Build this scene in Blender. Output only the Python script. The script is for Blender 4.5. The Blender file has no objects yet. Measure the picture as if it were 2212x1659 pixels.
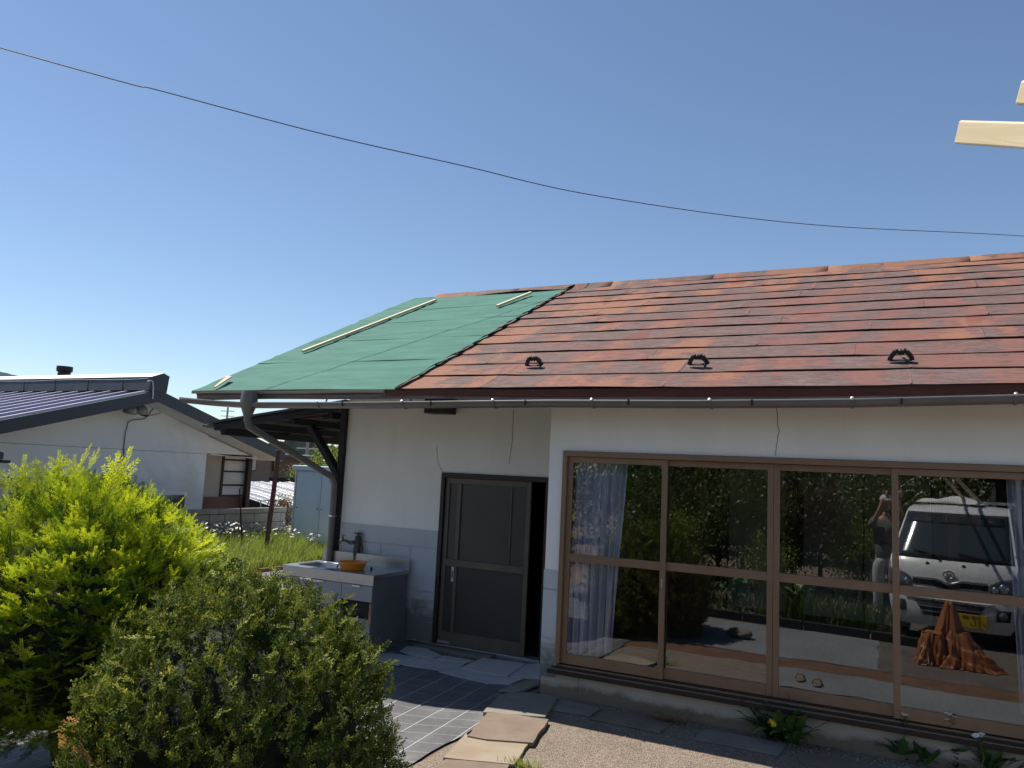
import bpy, bmesh, math, random
import numpy as np
from mathutils import Vector, Matrix
random.seed(7); rng = np.random.default_rng(7)
scene = bpy.context.scene
col = scene.collection

# ------------------------------------------------------------------ camera
# world: X along the facade, Y into the house (window plane near Y=0), Z up
CAM = np.array([0.0, -6.4, 1.9])
F_PX, YAW, PITCH, ROLL = 1659.757, 0.46560973, 0.11562154, 0.04820849   # focal length in px of a 2212 px wide picture
def cam_axes():
    cy, sy, cp, sp = math.cos(YAW), math.sin(YAW), math.cos(PITCH), math.sin(PITCH)
    f = np.array([-sy*cp, cy*cp, sp]); r = np.array([cy, sy, 0.0]); u = np.cross(r, f)
    cr, sr = math.cos(ROLL), math.sin(ROLL)
    return cr*r + sr*u, -sr*r + cr*u, f
AX = cam_axes()
cd = bpy.data.cameras.new('camera'); cam = bpy.data.objects.new('camera', cd); col.objects.link(cam)
cam.matrix_world = Matrix(((AX[0][0], AX[1][0], -AX[2][0], CAM[0]), (AX[0][1], AX[1][1], -AX[2][1], CAM[1]),
                           (AX[0][2], AX[1][2], -AX[2][2], CAM[2]), (0, 0, 0, 1)))
cd.sensor_width = 36; cd.lens = F_PX/2212*36; cd.clip_start = 0.02; cd.clip_end = 6000
scene.camera = cam

# ------------------------------------------------------------------ sky, sun, exposure
SUN_EL, SUN_AZ = math.radians(60), math.radians(-86)     # azimuth from +Y, clockwise seen from above
sun_dir = Vector((math.cos(SUN_EL)*math.sin(SUN_AZ), math.cos(SUN_EL)*math.cos(SUN_AZ), math.sin(SUN_EL)))
w = bpy.data.worlds.new('World'); scene.world = w; w.use_nodes = True
nt = w.node_tree; sky = nt.nodes.new('ShaderNodeTexSky'); sky.sky_type = 'NISHITA'; sky.sun_disc = False
sky.sun_elevation = SUN_EL; sky.sun_rotation = SUN_AZ; sky.altitude = 800; sky.air_density = 1.0; sky.dust_density = 0.25; sky.ozone_density = 2.0
bg = nt.nodes['Background']; bg.inputs[1].default_value = 0.086
nt.links.new(sky.outputs[0], bg.inputs[0])
sl = bpy.data.lights.new('sun', 'SUN'); sl.energy = 5.0; sl.angle = math.radians(0.53); sl.color = (1.0, 0.93, 0.83)
so = bpy.data.objects.new('sun', sl); col.objects.link(so); so.rotation_euler = sun_dir.to_track_quat('Z', 'Y').to_euler(); so.location = (-12, 3, 25)
scene.view_settings.view_transform = 'Standard'; scene.view_settings.look = 'None'
scene.view_settings.exposure = 0.6; scene.view_settings.gamma = 1.0

# ------------------------------------------------------------------ photo pixel (2212x1659) -> point on a plane
def ray(px, py):
    return (px-1106)/F_PX*AX[0] - (py-829.5)/F_PX*AX[1] + AX[2]
def onX(px, py, X): d = ray(px, py); return CAM + d*(X-CAM[0])/d[0]
def onY(px, py, Y): d = ray(px, py); return CAM + d*(Y-CAM[1])/d[1]
def onZ(px, py, Z=0.0): d = ray(px, py); return CAM + d*(Z-CAM[2])/d[2]
def at_depth(px, py, t): return CAM + ray(px, py)*t
def mirY(px, py, Y):      # point seen in the window glass (plane Y=0) that stands at world Y (<0)
    p = onY(px, py, -Y); return np.array([p[0], Y, p[2]])
def sst(a, b, v):
    t = min(1, max(0, (v-a)/(b-a))); return t*t*(3-2*t)
def gz(x, y):             # lie of the ground: the yard left of the porch is a little lower
    k = sst(-2.5, -3.7, x)*(1-sst(-7.5, -9.5, x)*0.9)*(1-sst(0.2, 1.0, y))*sst(-6.5, -5.0, y)
    return -0.085*k
def onG(px, py, off=0.0):
    z = 0.0
    for _ in range(8):
        p = onZ(px, py, z+off); z = gz(p[0], p[1])
    return np.array([p[0], p[1], z+off])

# ------------------------------------------------------------------ mesh helpers
ORG = {}
class MB:
    def __init__(s): s.v = []; s.f = []
    def add(s, vs, fs):
        n = len(s.v); s.v += [tuple(map(float, p)) for p in vs]; s.f += [tuple(i+n for i in f) for f in fs]; return s
    def box(s, x0, x1, y0, y1, z0, z1):
        return s.add([(x0,y0,z0),(x1,y0,z0),(x1,y1,z0),(x0,y1,z0),(x0,y0,z1),(x1,y0,z1),(x1,y1,z1),(x0,y1,z1)],
                     [(0,3,2,1),(4,5,6,7),(0,1,5,4),(1,2,6,5),(2,3,7,6),(3,0,4,7)])
    def bar(s, a, b, wd, ht, up=(0,0,1)):       # rectangular bar from a to b
        a = np.array(a, float); b = np.array(b, float); t = b-a; t /= np.linalg.norm(t); up = np.array(up, float)
        r = np.cross(t, up)
        if np.linalg.norm(r) < 1e-4: r = np.cross(t, (0,1,0))
        r /= np.linalg.norm(r); u = np.cross(r, t)
        vs = []
        for p in (a, b):
            for i, j in ((-1,-1),(1,-1),(1,1),(-1,1)): vs.append(p + r*i*wd/2 + u*j*ht/2)
        return s.add(vs, [(0,1,2,3),(7,6,5,4),(0,4,5,1),(1,5,6,2),(2,6,7,3),(3,7,4,0)])
    def tube(s, pts, rad, n=8, cap=True):
        pts = [np.array(p, float) for p in pts]; m = len(pts)
        rads = rad if hasattr(rad, '__len__') else [rad]*m
        base = len(s.v); prev = None
        for i, p in enumerate(pts):
            t = pts[min(i+1, m-1)]-pts[max(i-1, 0)]; t /= (np.linalg.norm(t)+1e-9)
            if prev is None:
                r = np.cross(t, (0,0,1)); r = r if np.linalg.norm(r) > 1e-3 else np.cross(t, (0,1,0))
            else: r = prev - t*(prev@t)
            r /= (np.linalg.norm(r)+1e-9); prev = r; u = np.cross(t, r)
            for k in range(n):
                a = 2*math.pi*k/n; q = p + (r*math.cos(a)+u*math.sin(a))*rads[i]; s.v.append(tuple(q))
        for i in range(m-1):
            for k in range(n):
                k2 = (k+1) % n; s.f.append((base+i*n+k, base+i*n+k2, base+(i+1)*n+k2, base+(i+1)*n+k))
        if cap:
            s.f.append(tuple(base+k for k in range(n))[::-1]); s.f.append(tuple(base+(m-1)*n+k for k in range(n)))
        return s
    def lathe(s, prof, c=(0,0,0), n=20, ax=None):     # prof: (radius, height) along local z
        base = len(s.v); c = np.array(c, float)
        R = np.eye(3) if ax is None else np.array(Vector((0,0,1)).rotation_difference(Vector(ax)).to_matrix())
        for r, h in prof:
            for k in range(n):
                a = 2*math.pi*k/n; s.v.append(tuple(c + R @ np.array([r*math.cos(a), r*math.sin(a), h])))
        for i in range(len(prof)-1):
            for k in range(n):
                k2 = (k+1) % n; s.f.append((base+i*n+k, base+i*n+k2, base+(i+1)*n+k2, base+(i+1)*n+k))
        return s
    def prism(s, poly, d):       # polygon (3-D points) pushed along d
        n = len(poly); d = np.array(d, float); P = [np.array(p, float) for p in poly]
        return s.add(P+[p+d for p in P], [tuple(range(n))[::-1], tuple(range(n, 2*n))] + [(i, (i+1)%n, n+(i+1)%n, n+i) for i in range(n)])
    def grid(s, fn, nu, nv):
        base = len(s.v)
        for j in range(nv+1):
            for i in range(nu+1): s.v.append(tuple(map(float, fn(i/nu, j/nv))))
        for j in range(nv):
            for i in range(nu):
                a = base+j*(nu+1)+i; s.f.append((a, a+1, a+nu+2, a+nu+1))
        return s
    def build(s, name, mat, parent=None, smooth=False, bevel=0, kind=None, label=None, solid=0, fixn=True):
        o_ = ORG.get(parent.name, np.zeros(3)) if parent else np.zeros(3)
        me = bpy.data.meshes.new(name); me.from_pydata([tuple(np.array(p)-o_) for p in s.v], [], s.f)
        if fixn:
            bm = bmesh.new(); bm.from_mesh(me); bmesh.ops.recalc_face_normals(bm, faces=bm.faces); bm.to_mesh(me); bm.free()
        me.materials.append(mat)
        if smooth:
            me.polygons.foreach_set('use_smooth', [True]*len(me.polygons))
            if smooth == 2: me.set_sharp_from_angle(angle=math.radians(40))
        o = bpy.data.objects.new(name, me); col.objects.link(o); o.parent = parent; ORG[o.name] = o_
        if bevel:
            b = o.modifiers.new('bevel', 'BEVEL'); b.width = bevel; b.segments = 2; b.limit_method = 'ANGLE'; b.angle_limit = math.radians(35)
        if solid:
            b = o.modifiers.new('solid', 'SOLIDIFY'); b.thickness = solid; b.offset = 0
        if kind: o['kind'] = kind
        if label: o['label'] = label
        return o
def tag(o, label, cat, group=None, kind=None):
    o['label'] = label; o['category'] = cat
    if group: o['group'] = group
    if kind: o['kind'] = kind
    return o
def thing(name, label, cat, loc=(0,0,0), group=None):
    o = bpy.data.objects.new(name, None); col.objects.link(o); o.location = tuple(map(float, loc)); o.empty_display_size = .1
    ORG[o.name] = np.array(loc, float); return tag(o, label, cat, group)
def copy_thing(o, loc, rz=0, sc=1.0, label=None):
    r = o.copy(); col.objects.link(r); r.location = tuple(map(float, loc)); r.rotation_euler = (0, 0, rz); r.scale = (sc, sc, sc)
    if label: r['label'] = label
    for ch in list(o.children):
        c = ch.copy(); col.objects.link(c); c.parent = r
        for g in ch.children:
            d = g.copy(); col.objects.link(d); d.parent = c
    return r
def big_mesh(name, V, Fq, mat, parent=None, tint=None, smooth=False, kind=None):   # numpy quads
    o_ = ORG.get(parent.name, np.zeros(3)) if parent else np.zeros(3)
    me = bpy.data.meshes.new(name); nv, nf, k = len(V), len(Fq), Fq.shape[1]
    me.vertices.add(nv); me.vertices.foreach_set('co', (V-o_).astype(np.float32).ravel())
    me.loops.add(nf*k); me.loops.foreach_set('vertex_index', Fq.astype(np.int32).ravel())
    me.polygons.add(nf); me.polygons.foreach_set('loop_start', np.arange(0, nf*k, k, dtype=np.int32))
    me.update(calc_edges=True)
    if tint is not None:
        a = me.attributes.new('tint', 'FLOAT', 'POINT'); a.data.foreach_set('value', tint.astype(np.float32))
    if smooth: me.polygons.foreach_set('use_smooth', np.ones(nf, bool))
    me.materials.append(mat); o = bpy.data.objects.new(name, me); col.objects.link(o); o.parent = parent; ORG[o.name] = o_
    if kind: o['kind'] = kind
    return o

# ------------------------------------------------------------------ materials
def S(r, g, b):
    f = lambda c: (c/255/12.92 if c/255 <= .04045 else ((c/255+.055)/1.055)**2.4)
    return (f(r), f(g), f(b), 1)
class NT:
    def __init__(s, name):
        s.m = bpy.data.materials.new(name); s.m.use_nodes = True; s.t = s.m.node_tree; s.n = s.t.nodes
        s.b = s.n['Principled BSDF']; s.out = s.n['Material Output']; s.tc = s.n.new('ShaderNodeTexCoord')
    def new(s, k, **kw):
        o = s.n.new('ShaderNode'+k)
        for a, v in kw.items(): setattr(o, a, v)
        return o
    def link(s, a, b): s.t.links.new(a, b)
    def coord(s, scale=(1,1,1), rot=(0,0,0), src='Object', loc=(0,0,0)):
        m = s.new('Mapping'); m.inputs['Scale'].default_value = scale; m.inputs['Rotation'].default_value = rot; m.inputs['Location'].default_value = loc
        s.link(s.tc.outputs[src], m.inputs[0]); return m.outputs[0]
    def noise(s, vec, scale, detail=6, rough=.6, dist=0):
        n = s.new('TexNoise'); n.inputs['Scale'].default_value = scale; n.inputs['Detail'].default_value = detail
        n.inputs['Roughness'].default_value = rough; n.inputs['Distortion'].default_value = dist; s.link(vec, n.inputs['Vector']); return n.outputs['Fac']
    def ramp(s, fac, stops):
        r = s.new('ValToRGB'); e = r.color_ramp.elements
        while len(e) < len(stops): e.new(.5)
        for el, (p, c) in zip(e, stops): el.position = p; el.color = c if len(c) == 4 else (*c, 1)
        s.link(fac, r.inputs[0]); return r.outputs[0]
    def mix(s, fac, a, b, typ='MIX'):
        m = s.new('MixRGB', blend_type=typ)
        for i, v in ((0, fac), (1, a), (2, b)):
            if isinstance(v, (int, float)): m.inputs[i].default_value = v
            elif isinstance(v, tuple): m.inputs[i].default_value = v
            else: s.link(v, m.inputs[i])
        return m.outputs[0]
    def math(s, op, a, b=None):
        m = s.new('Math', operation=op)
        for i, v in ((0, a), (1, b)):
            if v is None: continue
            if isinstance(v, (int, float)): m.inputs[i].default_value = v
            else: s.link(v, m.inputs[i])
        return m.outputs[0]
    def base(s, c):
        if isinstance(c, tuple): s.b.inputs['Base Color'].default_value = c
        else: s.link(c, s.b.inputs['Base Color'])
    def set(s, **k):
        for a, v in k.items():
            i = s.b.inputs[a.replace('_', ' ')]
            if isinstance(v, (int, float, tuple)): i.default_value = v
            else: s.link(v, i)
    def bump(s, h, strength=.3, dist=.01, prev=None):
        b = s.new('Bump'); b.inputs['Strength'].default_value = strength; b.inputs['Distance'].default_value = dist
        s.link(h, b.inputs['Height'])
        if prev is not None: s.link(prev, b.inputs['Normal'])
        s.link(b.outputs[0], s.b.inputs['Normal']); return b.outputs[0]
def sc_(c, k): return (min(1, c[0]*k), min(1, c[1]*k), min(1, c[2]*k), 1)
def mat(name, c, rough=.6, metal=0, var=.2, scale=3, stretch=(1,1,1), bump=.15, bscale=60, bdist=.004, dirt=None, spec=.5, rnd=0):
    N = NT(name); v = N.coord(stretch)
    n1 = N.noise(v, scale, 7, .62)
    colr = N.ramp(n1, [(.28, sc_(c, 1-var)), (.72, sc_(c, 1+var))])
    if rnd:
        oi = N.new('ObjectInfo'); k = N.ramp(oi.outputs['Random'], [(0, (1-rnd,)*3), (1, (1+rnd,)*3)])
        colr = N.mix(1.0, colr, k, 'MULTIPLY')
    if dirt is not None:
        n2 = N.noise(v, scale*.6, 8, .7, .4); colr = N.mix(N.ramp(n2, [(.52, (0,0,0)), (.75, (.8,.8,.8))]), colr, dirt)
    N.base(colr); N.set(Roughness=rough, Metallic=metal, Specular_IOR_Level=spec)
    if bump: N.bump(N.noise(N.coord(stretch), bscale, 5, .6), bump, bdist)
    return N.m
def leaf_mat(name, stops, trans=.35, rough=.5, spec=.4):
    N = NT(name); a = N.new('Attribute', attribute_name='tint')
    c = N.ramp(a.outputs['Fac'], stops); N.base(c); N.set(Roughness=rough, Specular_IOR_Level=spec)
    t = N.new('BsdfTranslucent'); N.link(N.mix(1.0, c, (1.25, 1.2, .6, 1), 'MULTIPLY'), t.inputs[0])
    m = N.new('MixShader'); m.inputs[0].default_value = trans; N.link(N.b.outputs[0], m.inputs[1]); N.link(t.outputs[0], m.inputs[2])
    N.link(m.outputs[0], N.out.inputs[0]); return N.m
def glass_mat(name, tint, refl, rough=.0, wave=0.0):
    N = NT(name); tr = N.new('BsdfTransparent'); tr.inputs[0].default_value = tint
    g = N.new('BsdfGlossy'); g.inputs['Roughness'].default_value = rough; g.inputs[0].default_value = (.95, .97, 1, 1)
    fr = N.new('Fresnel'); fr.inputs[0].default_value = 1.5
    f = N.math('ADD', N.math('MULTIPLY', fr.outputs[0], .9), refl)
    m = N.new('MixShader'); N.link(f, m.inputs[0]); N.link(tr.outputs[0], m.inputs[1]); N.link(g.outputs[0], m.inputs[2])
    if wave:
        b = N.new('Bump'); b.inputs['Strength'].default_value = wave; b.inputs['Distance'].default_value = .01
        N.link(N.noise(N.coord(), 1.6, 2, .5), b.inputs['Height']); N.link(b.outputs[0], g.inputs['Normal'])
    N.link(m.outputs[0], N.out.inputs[0]); return N.m
# ---- named materials
def plaster_mat():
    N = NT('plaster'); v = N.coord()
    c = N.ramp(N.noise(v, 1.3, 7, .62, .3), [(.3, (.78,.755,.71)), (.7, (.86,.84,.80))])
    st = N.ramp(N.noise(N.coord((3.2,3.2,.5)), 1.6, 6, .65), [(.55, (0,0,0)), (.85, (.28,.28,.28))])
    c = N.mix(st, c, (.60,.55,.46,1)); N.base(c); N.set(Roughness=.9, Specular_IOR_Level=.2)
    b = N.bump(N.noise(v, 260, 3, .6), .35, .003); N.bump(N.noise(v, 4, 4, .5), .15, .012, b); return N.m
def wains_mat():
    N = NT('grey_wainscot'); v = N.coord()
    c = N.ramp(N.noise(v, 1.6, 7, .62, .4), [(.3, (.45,.465,.49)), (.7, (.55,.56,.58))])
    sep = N.new('SeparateXYZ'); N.link(N.tc.outputs['Object'], sep.inputs[0])      # mud splash low on the wall, with a ragged edge
    h = N.math('ADD', sep.outputs[2], N.math('MULTIPLY', N.noise(N.coord((1.1,1,2.2)), 2.4, 5, .6, 1.5), -.62))
    m = N.ramp(h, [(0, (.85,.85,.85)), (.10, (.45,.45,.45)), (.22, (0,0,0))])
    c = N.mix(m, c, (.13,.12,.105,1)); N.base(c); N.set(Roughness=.75); N.bump(N.noise(v, 90, 4), .12, .003); return N.m
def roof_mat():
    N = NT('worn_red_roof_paint'); oi = N.new('ObjectInfo')
    cmb = N.new('CombineXYZ'); r9 = N.math('MULTIPLY', oi.outputs['Random'], 37.0); N.link(r9, cmb.inputs[0]); N.link(r9, cmb.inputs[2])
    def vec(sx, sy):
        m = N.new('Mapping'); m.inputs['Scale'].default_value = (sx, sy, sy); N.link(N.tc.outputs['Object'], m.inputs[0])
        a = N.new('VectorMath', operation='ADD'); N.link(m.outputs[0], a.inputs[0]); N.link(cmb.outputs[0], a.inputs[1]); return a.outputs[0]
    def vec0(sx, sy): return N.coord((sx, sy, sy))
    big = N.noise(vec0(.5, .7), 1.0, 3, .5)                              # where the top coat has gone
    mid = N.noise(vec(2.6, 1.1), 1.0, 2, .5, .1)                        # blocky patches, taller than wide
    scr = N.noise(vec(5, 26), 1.0, 8, .8, .25)                            # scratches along the sheet
    fine = N.noise(vec(22, 95), 1.0, 6, .75, .2)
    c = N.ramp(N.math('ADD', N.math('MULTIPLY', scr, .6), N.math('MULTIPLY', fine, .4)), [(.38, (.064,.038,.033)), (.47, (.112,.073,.066)), (.54, (.145,.097,.090)), (.64, (.22,.165,.157))])
    pk = N.ramp(N.math('ADD', N.math('MULTIPLY', mid, .6), N.math('MULTIPLY', scr, .4)), [(.51, (0,0,0)), (.525, (1,1,1))])
    c = N.mix(N.mix(1.0, pk, (0.600,0.600,0.600,1), 'MULTIPLY'), c, (.195,.080,.064,1))
    sep = N.new('SeparateXYZ'); N.link(N.tc.outputs['Object'], sep.inputs[0])
    k = N.math('ADD', N.math('MULTIPLY', mid, .52), N.math('MULTIPLY', scr, .40)); k = N.math('ADD', k, N.math('MULTIPLY', fine, .16))
    k = N.math('ADD', k, N.math('MULTIPLY', big, .50)); k = N.math('ADD', k, N.math('MULTIPLY', sep.outputs[0], -.016)); k = N.math('ADD', k, N.math('MULTIPLY', sep.outputs[1], .012))
    og = N.ramp(k, [(.822, (0,0,0)), (.836, (1,1,1))]); og = N.mix(N.ramp(scr, [(.56, (0,0,0)), (.60, (0.640,0.640,0.640))]), og, (0,0,0,1))
    c = N.mix(og, c, N.ramp(fine, [(.3, (0.184,0.080,0.052)), (.7, (0.264,0.136,0.092))]))
    rd = N.ramp(N.noise(vec(2.2, .7), 1.0, 3, .5), [(.66, (0,0,0)), (.70, (0.600,0.600,0.600))]); c = N.mix(rd, c, (0.160,0.048,0.036,1))
    N.base(c); N.set(Roughness=.75, Specular_IOR_Level=.15)
    b = N.bump(fine, .1, .002); N.bump(N.noise(vec0(1.5, 1.5), 2.2, 3, .5), .3, .010, b); return N.m
def green_mat():
    N = NT('green_underlayment'); v = N.coord()
    c = N.ramp(N.noise(N.coord((.8,3,3)), 2.0, 6, .6), [(.3, (.043,.130,.102)), (.7, (.068,.182,.146))])
    d = N.ramp(N.noise(N.coord((2.2,26,26)), 1.0, 7, .7), [(.63, (0,0,0)), (.74, (0.396,0.396,0.396))]); c = N.mix(d, c, (0.090,0.094,0.081,1))
    N.base(c); N.set(Roughness=.8, Specular_IOR_Level=.15)
    b = N.bump(N.noise(v, 240, 2), .12, .002); N.bump(N.noise(N.coord((.5,4.5,4.5)), 1.6, 4, .55), .7, .03, b); return N.m
def oldwood_mat(name, a, b_):
    N = NT(name); v = N.coord((1.2, 22, 22))
    N.base(N.ramp(N.noise(v, 1.5, 8, .72, .5), [(.3, a), (.7, b_)])); N.set(Roughness=.85); N.bump(N.noise(v, 3, 6, .7), .4, .004); return N.m
def lumber_mat():
    N = NT('fresh_lumber'); v = N.coord((.9, 30, 30)); g = N.noise(v, 1.0, 3, .5, 1.2)
    N.base(N.mix(.5, N.ramp(g, [(.34, (.46,.33,.17)), (.42, (.60,.49,.31)), (.5, (.50,.37,.20)), (.56, (.64,.54,.36)), (.64, (.52,.40,.23))]), (.60,.51,.34,1))); N.set(Roughness=.65); return N.m
def plank(name, a, b, wd, th, up, m):      # straight board whose own X axis runs along it
    a = np.array(a, float); b = np.array(b, float); L = np.linalg.norm(b-a); t = (b-a)/L; r = np.cross(t, up); r /= np.linalg.norm(r); u = np.cross(r, t)
    o = MB().box(0, L, -wd/2, wd/2, -th/2, th/2).build(name, m, None, bevel=.004)
    o.matrix_world = Matrix(((t[0], -r[0], u[0], a[0]), (t[1], -r[1], u[1], a[1]), (t[2], -r[2], u[2], a[2]), (0, 0, 0, 1))); return o
def gravel_mat():
    N = NT('exposed_aggregate'); v = N.coord()
    vo = N.new('TexVoronoi'); vo.inputs['Scale'].default_value = 95; vo.inputs['Randomness'].default_value = 1; N.link(v, vo.inputs['Vector'])
    c = N.ramp(vo.outputs['Color'], [(0, (0.054,0.041,0.034)), (.35, (0.189,0.149,0.117)), (.7, (0.297,0.239,0.189)), (1, (0.432,0.378,0.324))])
    c = N.mix(.4, c, N.ramp(N.noise(v, 1.4, 6, .6), [(.3, (0.162,0.131,0.104)), (.7, (0.261,0.216,0.171))]))
    N.base(c); N.set(Roughness=.9, Specular_IOR_Level=.2)
    b = N.bump(vo.outputs['Distance'], .9, .012); N.bump(N.noise(v, 5, 5), .3, .03, b); return N.m
def sheet_mat():      # black weed sheet with a woven white grid print
    N = NT('weed_sheet'); rot = N.coord((1,1,1), (0,0,math.radians(-4)))
    nz = N.new('TexNoise'); nz.inputs['Scale'].default_value = 1.1; N.link(N.tc.outputs['Object'], nz.inputs['Vector'])
    wob = N.new('MixRGB', blend_type='LINEAR_LIGHT'); wob.inputs[0].default_value = .03; N.link(rot, wob.inputs[1]); N.link(nz.outputs['Color'], wob.inputs[2])
    sep = N.new('SeparateXYZ'); N.link(wob.outputs[0], sep.inputs[0])
    def lines(sock, per, wd):
        f = N.math('FRACT', N.math('DIVIDE', sock, per)); return N.math('LESS_THAN', N.math('ABSOLUTE', N.math('SUBTRACT', f, .5)), wd/per/2)
    ln = N.math('MAXIMUM', lines(sep.outputs[0], .235, .008), N.math('MULTIPLY', lines(sep.outputs[1], .20, .005), .7))
    dust = N.noise(N.tc.outputs['Object'], 1.7, 7, .65, .4)
    c = N.ramp(dust, [(.3, (.072,.073,.080)), (.52, (.115,.115,.12)), (.68, (.165,.16,.155)), (.82, (.28,.215,.15))])
    N.base(N.mix(N.math('MULTIPLY', ln, .72), c, (.50,.51,.54,1))); N.set(Roughness=.5, Specular_IOR_Level=.6)
    b = N.bump(N.noise(N.coord(), 500, 2), .2, .002); N.bump(N.noise(N.coord(), 3.2, 4), .5, .03, b); return N.m
def ground_mat():
    N = NT('bare_earth'); v = N.coord()
    c = N.ramp(N.noise(v, 1.2, 8, .65), [(.3, (.13,.10,.075)), (.6, (.21,.165,.12)), (.8, (.16,.17,.08))])
    N.base(c); N.set(Roughness=.95, Specular_IOR_Level=.15); N.bump(N.noise(v, 26, 8, .7), .6, .03); return N.m
def concrete_mat(name, a, b_, sc=1.4):
    N = NT(name); v = N.coord()
    c = N.ramp(N.noise(v, sc, 8, .66, .3), [(.28, a), (.72, b_)])
    c = N.mix(N.ramp(N.noise(v, 11, 6, .7), [(.6, (0,0,0)), (.75, (.4,.4,.4))]), c, sc_((*a[:3],1), .55))
    N.base(c); N.set(Roughness=.88, Specular_IOR_Level=.25); b = N.bump(N.noise(v, 170, 3), .3, .003); N.bump(N.noise(v, 9, 5), .25, .012, b); return N.m
m_plaster = plaster_mat(); m_wains = wains_mat(); m_roof = roof_mat(); m_green = green_mat(); m_gravel = gravel_mat(); m_sheet = sheet_mat(); m_ground = ground_mat()
def foundation_mat():
    N = NT('foundation_mortar'); v = N.coord(); c = N.ramp(N.noise(v, 1.8, 8, .66, .3), [(.28, (.46,.41,.33)), (.72, (.58,.53,.45))])
    sep = N.new('SeparateXYZ'); N.link(N.tc.outputs['Object'], sep.inputs[0]); h = N.math('ADD', sep.outputs[2], N.math('MULTIPLY', N.noise(N.coord((1.5,1,1.5)), 3, 6, .65), -.16))
    c = N.mix(N.ramp(h, [(0, (.85,.85,.85)), (.02, (.4,.4,.4)), (.05, (0,0,0))]), c, (.20,.145,.095,1)); N.base(c); N.set(Roughness=.9, Specular_IOR_Level=.2)
    b = N.bump(N.noise(v, 170, 3), .3, .003); N.bump(N.noise(v, 9, 5), .25, .012, b); return N.m
m_foundation = foundation_mat()
m_slab_grey = concrete_mat('slate_grey', (.30,.31,.32), (.42,.42,.42)); m_slab_tan = concrete_mat('stone_tan', (0.230,0.178,0.123), (0.306,0.259,0.196), 2.2)
m_slab_brown = concrete_mat('stone_brown', (0.145,0.106,0.083), (0.221,0.174,0.136), 3); m_slab_dark = concrete_mat('stone_dull', (.17,.15,.125), (.26,.235,.20), 2.4)
m_fascia = oldwood_mat('weathered_fascia', (.060,.045,.040,1), (.27,.22,.195,1)); m_darkwood = oldwood_mat('black_stained_wood', (.008,.008,.010,1), (.028,.027,.030,1))
m_brownwood = oldwood_mat('brown_wood', (.045,.020,.014,1), (.10,.045,.030,1)); m_lumber = lumber_mat()
m_lip = mat('gap_shade_fold', (.016,.007,.007,1), .8, var=.3); m_drip = mat('dark_red_flashing', (.085,.018,.016,1), .5, var=.35, scale=6, stretch=(.6,3,3))  # m_lip: near-black, stands in for the shaded gap under each roof row
m_gutter = mat('grey_brown_gutter', (.135,.122,.116,1), .42, var=.18, scale=2, bump=.03); m_bracket = mat('galvanised', (.55,.55,.54,1), .4, .8, var=.15)
m_bronze = mat('bronze_aluminium', (.24,.150,.092,1), .42, .2, var=.12, scale=4, stretch=(1,1,.3), bump=.02); m_track = mat('dark_track', (.035,.026,.022,1), .5, .3, var=.2, bump=.02)
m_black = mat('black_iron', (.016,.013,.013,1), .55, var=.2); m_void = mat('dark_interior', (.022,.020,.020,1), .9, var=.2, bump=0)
m_glass = glass_mat('window_glass', (.93,.94,.94,1), .06, wave=.012)
m_doorframe = mat('dark_bronze_door', (.115,.094,.072,1), .5, .15, var=.15, bump=.02)
m_frost = mat('dark_frosted_glass', (.035,.038,.037,1), .35, var=.15, bump=.25, bscale=120, spec=.6); m_doorpanel = mat('door_panel', (.040,.038,.033,1), .6, var=.15)
m_silver = mat('brushed_aluminium', (.50,.50,.50,1), .35, .7, var=.1)
m_white = mat('white_enamel', (.70,.70,.69,1), .4, var=.06, bump=.02)

# ------------------------------------------------------------------ ground
def struct(o): o['kind'] = 'structure'; return o
xs = np.unique(np.concatenate([[-3000,-900,-300,-120,-60,-35,-22], np.arange(-15, 6.01, .3), [9,14,22,40,80,200,600,2000]]))
ys = np.unique(np.concatenate([[-2000,-500,-150,-60,-30,-20], np.arange(-13, 9.01, .3), [12,18,28,45,90,250,900,3500]]))
mb = MB(); nx = len(xs)
mb.v = [(x, y, gz(x, y)-.004) for y in ys for x in xs]; mb.f = [(j*nx+i, j*nx+i+1, (j+1)*nx+i+1, (j+1)*nx+i) for j in range(len(ys)-1) for i in range(nx-1)]
struct(mb.build('ground', m_ground, fixn=False))
def patch(name, x0, x1, y0, y1, m, off, n=.25, rag=0.0):
    nu, nv = max(2, int((x1-x0)/n)), max(2, int((y1-y0)/n)); rr = random.Random(name)
    jx = [rr.uniform(-rag, rag) for _ in range(400)]
    def fn(u, v):
        x = x0+(x1-x0)*u; y = y0+(y1-y0)*v
        if u in (0, 1): x += jx[int(v*nv)]
        if v in (0, 1): y += jx[150+int(u*nu)]
        return (x, y, gz(x, y)+off)
    b = MB().grid(fn, nu, nv); return struct(b.build(name, m, fixn=False))
patch('gravel_path', -2.82, 5.0, -2.35, 0.06, m_gravel, .004, .2, .03)
m_yard = concrete_mat('yard_concrete', (.13,.135,.145), (.21,.215,.22), .9)
patch('concrete_path', -3.0, -.2, -4.75, -2.85, m_yard, .005, .3, .04)
patch('paved_strip', -1.15, 5.0, -2.35, -1.5, m_yard, .009, .2, .05)
patch('dirt_yard', -.2, 5.0, -9.5, -2.85, mat('dark_dirt', (.105,.085,.070,1), .95, var=.35, scale=3, bump=.7, bscale=24, bdist=.03), .003, .3, .04)
patch('soil_strip', -3.0, 5.0, -2.85, -2.35, mat('red_brown_soil', (.135,.068,.036,1), .95, var=.35, scale=5, bump=.8, bscale=30, bdist=.03), .001, .2, .04)
ws = patch('weed_sheet', -9.72, -2.84, -6.6, 4.6, m_sheet, .010, .2, .03)

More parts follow.
